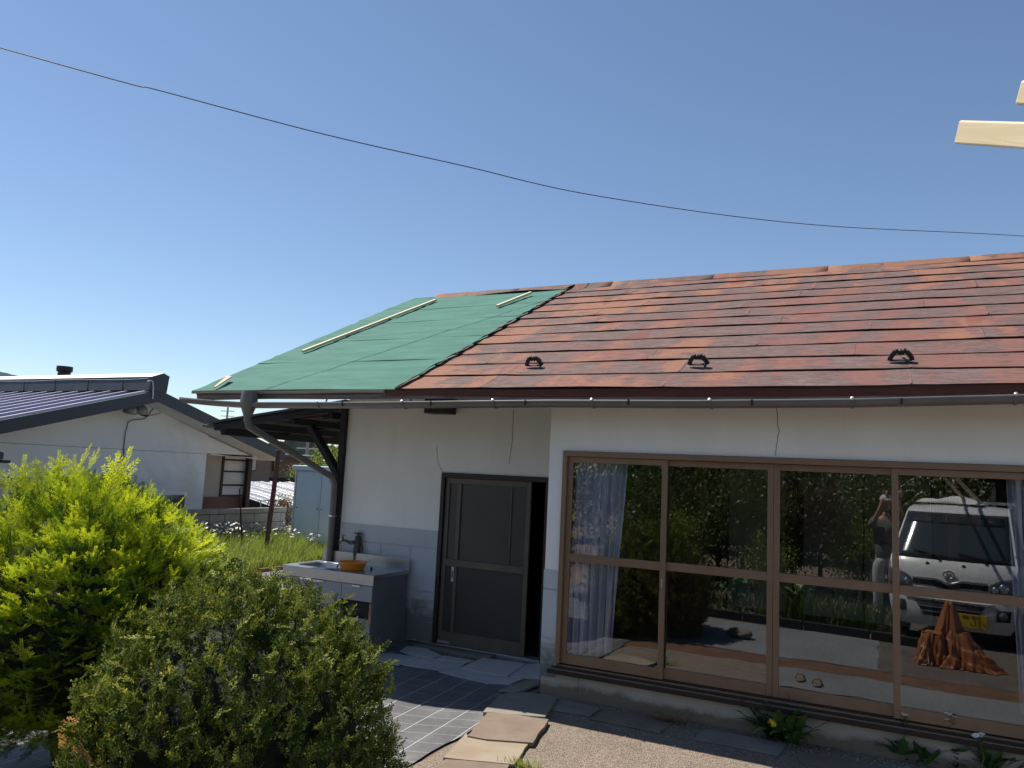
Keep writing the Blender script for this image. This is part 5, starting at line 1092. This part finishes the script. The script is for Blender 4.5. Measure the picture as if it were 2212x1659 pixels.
# ------------------------------------------------------------------ small white truck, nose towards the house
yaw = math.radians(12); U_ = np.array([math.cos(yaw), math.sin(yaw), 0]); F_ = np.array([-math.sin(yaw), math.cos(yaw), 0]); O_ = np.array([.60, -5.12, 0.0])
def TP(u, v, w_): return O_+U_*u+F_*v+np.array([0,0,w_])
trk = thing('mini_truck', 'small white cab-over truck with yellow plate parked facing the house', 'truck', tuple(O_+F_*-1.6))
m_wpaint = NT('white_car_paint'); m_wpaint.base((.66,.66,.64,1)); m_wpaint.set(Roughness=.35, Coat_Weight=.8, Coat_Roughness=.06); m_wpaint = m_wpaint.m
m_carglass = NT('truck_glass'); m_carglass.base((.035,.045,.046,1)); m_carglass.set(Roughness=.04, Specular_IOR_Level=.8, Coat_Weight=.6); m_carglass = m_carglass.m
m_chrome = mat('chrome_trim', (.75,.75,.76,1), .14, 1.0, var=.03, bump=0); m_rubber = mat('black_rubber', (.018,.018,.018,1), .8, var=.2); m_lampglass = NT('headlamp_lens'); m_lampglass.base((.16,.17,.18,1)); m_lampglass.set(Roughness=.08, Metallic=.45, Coat_Weight=1.0); m_lampglass = m_lampglass.m
PR = [(.00,.20,.64),(.035,.28,.69),(.035,.50,.72),(.01,.58,.73),(-.02,.84,.735),(-.06,.97,.735),(-.115,1.03,.73),(-.60,1.655,.62),(-.69,1.725,.605),(-.95,1.765,.585),(-1.32,1.765,.585),(-1.37,1.70,.60),(-1.37,.95,.72),(-1.37,.45,.72)]
def cabpt(i, k, off=0.0):
    v, w_, hw = PR[i]; bow = .10*abs(k)**3 if i < 9 else 0
    return TP(hw*k, v-bow+off, w_-(.028*k*k if 8 <= i <= 11 else 0))
ks = [math.sin(t*math.pi/2) for t in np.linspace(-1, 1, 15)]
mb = MB(); nk = len(ks)
for i in range(len(PR)):
    for k in ks: mb.v.append(tuple(cabpt(i, k)))
for i in range(len(PR)-1):
    for j in range(nk-1): a = i*nk+j; mb.f.append((a, a+1, a+nk+1, a+nk))
mb.f.append(tuple(i*nk for i in range(len(PR)))); mb.f.append(tuple(i*nk+nk-1 for i in range(len(PR)))[::-1])
mb.build('cab', m_wpaint, trk, smooth=2)
def face(k, w_, off=.004):          # point on the cab front at lateral fraction k and height w
    for i in range(8):
        a, b = PR[i], PR[i+1]
        if a[1] <= w_ <= b[1]:
            t = (w_-a[1])/(b[1]-a[1]); v = a[0]+(b[0]-a[0])*t; hw = a[2]+(b[2]-a[2])*t; nz_ = (b[1]-a[1], -(b[0]-a[0])); L = math.hypot(*nz_)
            return TP(hw*k, v-.10*abs(k)**3+off*nz_[0]/L, w_+off*nz_[1]/L)
def fpatch(name, k0, k1, w0, w1, m, off=.004, nu=10, nv=4, par=None, shape=None, solid=.006):
    def f(u, v):
        k = k0+(k1-k0)*u; w_ = w0+(w1-w0)*v
        if shape: k, w_ = shape(u, v, k, w_)
        return face(k, w_, off)
    return MB().grid(f, nu, nv).build(name, m, par or trk, smooth=2, solid=solid)
wsf = fpatch('windscreen', -.93, .93, 1.065, 1.625, m_carglass, .006, 20, 10, shape=lambda u, v, k, w_: (k*(1-.03*abs(2*v-1)**4), w_-.012*abs(2*u-1)**6))
fpatch('windscreen_seal', -.96, .96, 1.045, 1.645, m_rubber, .002, 20, 8)
fpatch('visor_film', -.88, .88, 1.50, 1.61, NT('x').m if False else mat('speckled_film', (.05,.055,.06,1), .12, .6, var=.2, bump=1, bscale=120, bdist=.01), .011, 16, 4, wsf)
for k in (-.30, .42): MB().bar(face(k+.12, 1.075, .03), face(k-.32, 1.13, .028), .018, .012).build('wiper', m_rubber, trk); MB().lathe([(0,0),(.022,0),(.018,.03),(0,.032)], face(k+.13, 1.05, .0), 10, F_).build('wiper_pivot', m_rubber, trk)
for k in (-.35, .22): MB().lathe([(0,.012),(.02,.008),(.024,0)], face(k, .985, .004), 10, F_).build('washer_nozzle', m_rubber, trk)
for s in (-1, 1):
    hl_ = fpatch('headlight', s*.60, s*.985, .665, .895, m_lampglass, .008, 10, 6, shape=lambda u, v, k, w_: (k, .665+(.10+.13*u**.6)*v+.02*(1-u)))
    MB().lathe([(0,.02),(.045,.012),(.055,0),(.06,-.005)], face(s*.80, .76, .010), 16, F_).build('lamp_bulb', m_chrome, hl_, smooth=True); MB().lathe([(0,.02),(.03,.012),(.038,0)], face(s*.68, .74, .012), 14, F_).build('lamp_bulb', m_chrome, hl_, smooth=True)
    fpatch('fog_lamp_recess', s*.72, s*.93, .36, .50, m_rubber, .005, 6, 4); MB().lathe([(0,.02),(.04,.014),(.05,0)], face(s*.82, .43, .012), 14, F_).build('fog_lamp', m_lampglass, trk, smooth=True)
    st = MB().bar(TP(s*.70, -.30, 1.15), TP(s*.86, -.20, 1.22), .02, .02).build('mirror_arm', m_rubber, trk); MB().box(-.07,.07,-.02,.02,-.12,.12)
    mm = MB(); cmi = TP(s*.88, -.21, 1.28)
    mm.prism([cmi+U_*a+np.array([0,0,b]) for a, b in ((-.07,-.12),(.07,-.12),(.075,.10),(.05,.13),(-.05,.13),(-.075,.10))], F_*-.045); mm.build('side_mirror', m_rubber, trk, bevel=.008)
    fpatch('door_line', s*.985, s*.992, .62, .97, m_rubber, .002, 1, 4)
    dw = MB().prism([TP(s*.724, -.30, 1.02), TP(s*.724, -1.22, 1.02), TP(s*.628, -1.22, 1.60), TP(s*.628, -.66, 1.60)], U_*s*.006).build('door_window', m_carglass, trk)
    MB().bar(TP(s*.742, -1.05, .93), TP(s*.742, -1.20, .93), .015, .02).build('door_handle', m_rubber, trk)
fpatch('upper_grille', -.58, .58, .72, .80, m_rubber, .004, 14, 2, shape=lambda u, v, k, w_: (k, w_-.03*math.exp(-((u-.5)/.14)**2)))
fpatch('chrome_bar', -.58, .58, .785, .812, m_chrome, .012, 30, 2, shape=lambda u, v, k, w_: (k, w_-.045*math.exp(-((u-.5)/.11)**2)), solid=.01)
em = MB()
def ell(rx, rz, dz, t=.007): em.tube([face(0, .865+dz, .02)+U_*rx*math.cos(a)+np.array([0,0,rz*math.sin(a)]) for a in np.linspace(0, 2*math.pi, 25)], t, 6, cap=False)
ell(.066, .046, 0, .008); ell(.048, .016, .022); ell(.020, .042, .0, .006); em.build('emblem', m_chrome, trk, smooth=True)
lg = fpatch('lower_grille', -.55, .55, .34, .52, m_rubber, .004, 14, 3, shape=lambda u, v, k, w_: (k*(.75+.25*v), w_))
for w_ in (.395, .455): MB().tube([face(k, w_, .012) for k in np.linspace(-.5, .5, 12)], .006, 6).build('grille_bar', m_chrome, lg)
fpatch('bumper_step', -.70, .70, .535, .56, m_wpaint, .016, 14, 1, solid=.012)
# number plate
m_plate = mat('yellow_plate', (.62,.42,.02,1), .45, var=.05, bump=0); pc = face(.36, .335, .022)
MB().prism([pc+U_*a+np.array([0,0,b]) for a, b in ((-.165,-.0825),(.165,-.0825),(.165,.0825),(-.165,.0825))], F_*-.006).build('number_plate', m_plate, trk, bevel=.004)
def text_mesh(s, size, origin, m, name, par):
    cu = bpy.data.curves.new(name, 'FONT'); cu.body = s; cu.size = size; cu.extrude = .0006; cu.align_x = 'CENTER'; cu.align_y = 'CENTER'
    to = bpy.data.objects.new('tmp_text', cu); col.objects.link(to); dg = bpy.context.evaluated_depsgraph_get(); me = bpy.data.meshes.new_from_object(to.evaluated_get(dg)); bpy.data.objects.remove(to)
    M_ = Matrix(((-U_[0], 0, F_[0]), (-U_[1], 0, F_[1]), (0, 1, 0))); o_ = ORG[par.name]
    for v in me.vertices: v.co = Vector(origin-o_)+M_ @ v.co
    me.materials.clear(); me.materials.append(m); o = bpy.data.objects.new(name, me); col.objects.link(o); o.parent = par; return o
m_ink = mat('plate_black', (.01,.01,.01,1), .6, var=.1, bump=0)
text_mesh('松本 480', .052, pc+np.array([0,0,.048])+F_*.003, m_ink, 'plate_lettering', trk); text_mesh('え', .045, pc+U_*.135+np.array([0,0,-.03])+F_*.003, m_ink, 'plate_lettering', trk); text_mesh('21-', .10, pc+U_*.045+np.array([0,0,-.028])+F_*.003, m_ink, 'plate_lettering', trk)
# bed, wheels, guard
m_bed = m_wpaint
MB().prism([TP(-.70,-1.42,.62), TP(.70,-1.42,.62), TP(.70,-3.36,.62), TP(-.70,-3.36,.62)], (0,0,.05)).build('bed_floor', m_bed, trk)
for s in (-1, 1): MB().bar(TP(s*.70,-1.43,.80), TP(s*.70,-3.36,.80), .03, .28).build('side_gate', m_bed, trk, bevel=.006)
MB().bar(TP(-.68,-3.37,.80), TP(.68,-3.37,.80), .03, .28).build('tail_gate', m_bed, trk, bevel=.006)
MB().bar(TP(0,-1.40,.45), TP(0,-3.30,.45), .6, .22).build('chassis', m_rubber, trk); MB().bar(TP(0,-.25,.38), TP(0,-1.36,.38), 1.2, .30).build('underbody', m_rubber, trk)
for s in (-1, 1): MB().bar(TP(s*.55,-1.41,.6), TP(s*.55,-1.41,1.80), .04, .04).build('guard_post', m_bracket, trk)
for w_ in (1.30, 1.80): MB().bar(TP(-.62,-1.41,w_), TP(.62,-1.41,w_), .04, .04).build('guard_rail', m_bracket, trk)
for s in (-1, 1):
    for v in (-.42, -2.55):
        wh = MB().lathe([(.14,-.07),(.24,-.075),(.265,-.05),(.268,0),(.265,.05),(.24,.075),(.14,.07)], TP(s*.64, v, .268), 28, U_).build('wheel', m_rubber, trk, smooth=2)
        MB().lathe([(0,.05),(.05,.05),(.06,.03),(.14,.045),(.15,.06)], TP(s*.645, v, .268), 24, U_*s).build('rim', m_bracket, wh, smooth=2)
cl = MB().grid(lambda u, v: TP(-.55+.85*u, -1.30+.45*v-.05*math.sin(u*5), 1.775+.10*math.sin(math.pi*u)**.5*math.sin(math.pi*v)**.5*(.75+.35*math.sin(u*9+v*4))), 24, 12).build('folded_sheet', mat('white_cloth_sheet', (.68,.68,.66,1), .85, var=.05), None, smooth=True, solid=.006); tag(cl, 'white folded sheet lying on the truck cab roof', 'sheet')
# lumber carried over the cab roof
def lath(P, d, L, label, wd=.066, th=.036):
    P = np.array(P, float); d = np.array(d, float); d /= np.linalg.norm(d); o = plank('lumber_lath', P, P+d*L, wd, th, CAM-P, m_lumber); tag(o, label, 'lumber')
lath((.138,-4.497,2.706), (.446,-.778,-.442), 3.95, 'pale lumber lath sticking out lowest over the truck cab roof', .050, .024)
lath((.192,-4.985,2.552), (.449,-.755,-.478), 3.55, 'pale lumber lath ending higher up over the truck cab roof', .038, .024)
# ------------------------------------------------------------------ orange-brown tarp bundle
tb = thing('tarp_bundle', 'orange-brown tarp bundle tied with string in front of the truck', 'tarp', (.60, -3.8, 0)); m_tarp = mat('orange_brown_tarp', (.30,.105,.035,1), .5, var=.18, scale=4, bump=.3, bscale=25, bdist=.01)
def crumple(p, s): return .030*abs(math.sin(p[0]*17+s)+math.sin(p[2]*13+p[0]*9+s*2))*.5-.015+.018*abs(math.sin(p[2]*29+p[1]*11+s))-.009
def sack(path_, rad, name, seed, sq=1.0):
    mb = MB(); n = 26; m = len(path_); rr = random.Random(seed); ph = [rr.uniform(0,6.28) for _ in range(5)]
    P = smooth_path([np.array(p, float) for p in path_], 7); Rr = np.interp(np.linspace(0, 1, len(P)), np.linspace(0, 1, m), rad)
    for i, p in enumerate(P):
        t = P[min(i+1,len(P)-1)]-P[max(i-1,0)]; t /= np.linalg.norm(t); r = np.cross(t, (0,1,0)); r /= (np.linalg.norm(r)+1e-6); u = np.cross(t, r)
        for k in range(n):
            a = 2*math.pi*k/n; rad_ = Rr[i]*(1+.16*math.sin(3*a+ph[0]+i*.25)+.12*abs(math.sin(4.5*a+ph[1]-i*.4))+.07*math.sin(9*a+ph[2]+i*.9))
            q = p+(r*math.cos(a)*sq+u*math.sin(a))*rad_; q = q+np.array([1,1,1])*crumple(q, seed)*.6; q[2] = max(q[2], .012); mb.v.append(tuple(q))
    for i in range(len(P)-1):
        for k in range(n): mb.f.append((i*n+k, i*n+(k+1)%n, (i+1)*n+(k+1)%n, (i+1)*n+k))
    mb.f.append(tuple(range(n))); mb.f.append(tuple((len(P)-1)*n+k for k in range(n))); mb.build(name, m_tarp, tb, smooth=2)
def tent(cx, cy, H, rx, ry, name, seed, npl=6, top=.12, lean=(0,0)):
    rr = random.Random(seed); p = [rr.uniform(0, 6.28) for _ in range(6)]
    def f(u, v):
        a = 2*math.pi*u; pl = .24*math.sin(npl*a+p[0]+1.2*v)+.15*abs(math.sin((npl*.5+1.5)*a+p[1]-2*v))+.08*math.sin(13*a+p[2]+6*v)+.06*math.sin(21*a+p[3]-9*v)
        r = (top*(1-v)+v**.85)*(1+pl*(.35+.65*v)); z = H*(1-v)**1.25*(1+.05*math.sin(5*a+p[4]))+.018*math.sin(17*v+3*a+p[5])*math.sin(math.pi*v)+.012
        return (cx+rx*r*math.cos(a)+lean[0]*(1-v), cy+ry*r*math.sin(a)+lean[1]*(1-v), max(.012, z))
    mb = MB().grid(f, 90, 26); mb.add([f(i/12, 0) for i in range(12)], [tuple(range(12))]); mb.build(name, m_tarp, tb, smooth=2)
tent(.53, -3.80, .66, .24, .20, 'upright_fold', 3, 5, .16, (.0,.02)); tent(.36, -3.70, .34, .17, .17, 'lying_fold', 5, 4, .62); tent(.66, -3.72, .37, .26, .20, 'lying_fold', 7, 5, .35, (-.06,0)); tent(.86, -3.64, .20, .17, .11, 'trailing_fold', 8, 4, .3, (-.1,-.02))
MB().tube([(.28,-3.60,.27),(.26,-3.57,.18),(.20,-3.53,.02),(.27,-3.50,.015),(.31,-3.52,.03),(.30,-3.58,.2),(.31,-3.60,.28)], .004, 5).build('string', m_white, tb)
# sandals left on the ground
for i, q in enumerate(((2398,2050), (2450,2066))):
    dd = ray(q[0]*.72, q[1]*.72); tt = -1.9/dd[2]; p = np.array([dd[0]*tt, 6.4-dd[1]*tt, 0.0]); 
    o = MB().prism([p+np.array([.045*math.cos(a)*(1+.15*math.sin(a)), .13*math.sin(a), .006]) for a in np.linspace(0, 6.0, 18)], (0,0,.022)).build('sandal', m_slab_brown, None, bevel=.004); tag(o, 'tan sandal on the gravel below the windows', 'sandal', 'pair of sandals')
    MB().tube([p+np.array([.045*math.cos(a), .05, .028+.05*math.sin(a)]) for a in np.linspace(0, math.pi, 9)], .008, 5).build('strap', m_slab_tan, o)

# ------------------------------------------------------------------ the person holding the phone
px_, py_ = -.14, -6.78
per = thing('person', 'person in grey shirt and pale trousers holding up a phone, reflected in the glass', 'person', (px_, py_, 0))
m_skin = mat('skin', (.42,.25,.18,1), .55, var=.06, bump=.02); m_shirt = mat('grey_shirt', (.12,.13,.12,1), .85, var=.12); m_trouser = mat('pale_trousers', (.40,.40,.40,1), .85, var=.1); m_hair = mat('dark_hair', (.02,.016,.014,1), .6, var=.2); m_cap = mat('pale_cap', (.55,.55,.53,1), .8, var=.06)
def skin_obj(name, verts, edges, radii, m, root=0, sub=2):
    o_ = ORG[per.name]; me = bpy.data.meshes.new(name); me.from_pydata([tuple(np.array(v, float)+np.array([px_, py_, 0])-o_) for v in verts], edges, []); me.materials.append(m)
    o = bpy.data.objects.new(name, me); col.objects.link(o); o.parent = per; md = o.modifiers.new('skin', 'SKIN'); md.use_smooth_shade = True
    if not me.skin_vertices: 
        bpy.context.view_layer.objects.active = o
    for i, r in enumerate(radii): me.skin_vertices[0].data[i].radius = (r, r) if not hasattr(r, '__len__') else r
    me.skin_vertices[0].data[root].use_root = True
    s_ = o.modifiers.new('sub', 'SUBSURF'); s_.levels = sub; s_.render_levels = sub; return o
HP = 1.86
body_v = [(0,0,.92),(0,.0,1.10),(0,.01,1.30),(0,.01,1.44),(0,.02,1.53),(0,.04,1.60),
          (-.10,0,.88),(-.11,.03,.48),(-.12,0,.09),(-.12,.13,.035), (.10,0,.88),(.11,.03,.48),(.11,0,.09),(.12,.13,.035),
          (-.17,.0,1.43),(-.20,.16,1.36),(-.08,.30,1.62),(-.03,.31,1.80), (.17,.0,1.43),(.22,.16,1.36),(.20,.30,1.62),(.18,.31,1.78)]
body_e = [(0,1),(1,2),(2,3),(3,4),(4,5),(0,6),(6,7),(7,8),(8,9),(0,10),(10,11),(11,12),(12,13),(3,14),(14,15),(15,16),(16,17),(3,18),(18,19),(19,20),(20,21)]
body_r = [.11,.11,.13,.11,.055,.05,.075,.06,.042,.035,.085,.06,.042,.035,.06,.045,.036,.027,.06,.045,.036,.027]
try:
    skin_obj('body', body_v, body_e, body_r, m_skin)
    skin_obj('shirt', [(0,0,.80)]+[body_v[i] for i in (1,2,3,14,15,18,19)]+[(-.15,.22,1.47),(.21,.22,1.47)], [(0,1),(1,2),(2,3),(3,4),(4,5),(3,6),(6,7),(5,8),(7,9)], [.185,.165,.170,.12,.078,.062,.078,.062,.056,.056], m_shirt)
    skin_obj('trousers', [(0,0,.96),(0,0,.90),(-.10,0,.86),(-.11,.03,.48),(-.12,0,.12),(.10,0,.86),(.11,.03,.48),(.11,0,.12)], [(0,1),(1,2),(2,3),(3,4),(1,5),(5,6),(6,7)], [.165,.175,.135,.085,.068,.135,.085,.068], m_trouser)
except Exception as ex:
    print('skin failed', ex)
def ball(c, R, name, m, zcut=None, dz=0):
    def f(u, v):
        a = u*2*math.pi; b = -math.pi/2+v*math.pi; return np.array([px_, py_, 0])+np.array(c)+np.array([R[0]*math.cos(a)*math.cos(b), R[1]*math.sin(a)*math.cos(b), max(R[2]*math.sin(b), zcut if zcut is not None else -9)])
    return MB().grid(f, 24, 16).build(name, m, per, smooth=True)
ball((0,.05,1.72), (.077,.095,.118), 'head', m_skin); ball((0,.035,1.745), (.083,.098,.10), 'hair', m_hair, -.02); ball((0,.045,1.765), (.088,.104,.098), 'cap', m_cap, -.005)
MB().prism([np.array([px_, py_, 0])+np.array([.075*math.cos(a), .10+.13*math.sin(a), 1.775-.01*math.sin(a)]) for a in np.linspace(0, math.pi, 12)], (0,0,.008)).build('cap_brim', m_cap, per)
MB().prism([np.array([px_, py_, 0])+np.array(q) for q in ((-.014,.14,1.695),(.014,.14,1.695),(.004,.142,1.735),(-.004,.142,1.735))], (0,.022,-.004)).build('nose', m_skin, per, bevel=.004)
for s in (-1, 1):
    MB().lathe([(0,.008),(.010,.005),(.013,0)], np.array([px_+s*.03, py_+.139, 1.728]), 10, (0,1,0)).build('eye', m_white, per); MB().lathe([(0,.004),(.006,0)], np.array([px_+s*.03, py_+.147, 1.728]), 8, (0,1,0)).build('iris', m_black, per)
    MB().lathe([(0,.012),(.018,.008),(.024,0),(.0,-.004)], np.array([px_+s*.078, py_+.045, 1.715]), 12, (s,0,0)).build('ear', m_skin, per, smooth=True)
MB().bar((px_-.024, py_+.137, 1.665), (px_+.024, py_+.137, 1.665), .006, .010).build('mouth', mat('lips', (.28,.11,.09,1), .5), per, bevel=.002)
for s in (-1, 1):
    MB().prism([np.array([px_+s*.115, py_, 0])+np.array([.05*math.cos(a), .05+.15*math.sin(a), .0]) for a in np.linspace(0, 6.0, 16)], (0,0,.075)).build('shoe', m_rubber, per, bevel=.02)
# phone body sits right behind the lens
r_, u_, f_ = AX; lens = CAM-f_*.016
ph_ = MB().prism([lens+r_*a+u_*b for a, b in ((-.140,-.040),(.014,-.040),(.014,.035),(-.140,.035))], -f_*.009).build('smartphone', m_black, None, bevel=.002); tag(ph_, 'dark smartphone held level in front of the person', 'phone')
def hand(c, s):          # palm behind the phone end, four fingers and thumb gripping it
    mb = MB(); c = np.array(c)
    mb.tube([c-u_*.075-f_*.05, c-u_*.04-f_*.038, c+u_*.0-f_*.034, c+u_*.022-f_*.033], [.024,.034,.036,.026], 10)
    for k in range(4):
        b = c+u_*(.026-.018*k)*1.0-f_*.03-r_*s*.012; L = [.058,.066,.062,.05][k]
        mb.tube([b, b-r_*s*L*.4+f_*.010, b-r_*s*L*.75+f_*.028, b-r_*s*L*.55+f_*.040], [.0088,.0085,.008,.006], 7)
    b = c-u_*.035-f_*.04; mb.tube([b, b-r_*s*-.012+u_*.01-f_*.004, b+r_*s*.03+u_*.03-f_*.0, b+r_*s*.048+u_*.046-f_*.001], [.012,.011,.0095,.007], 7)
    return mb.build('hand', m_skin, per, smooth=True)
hand(lens-r_*.150, 1); hand(lens+r_*.030, -1)
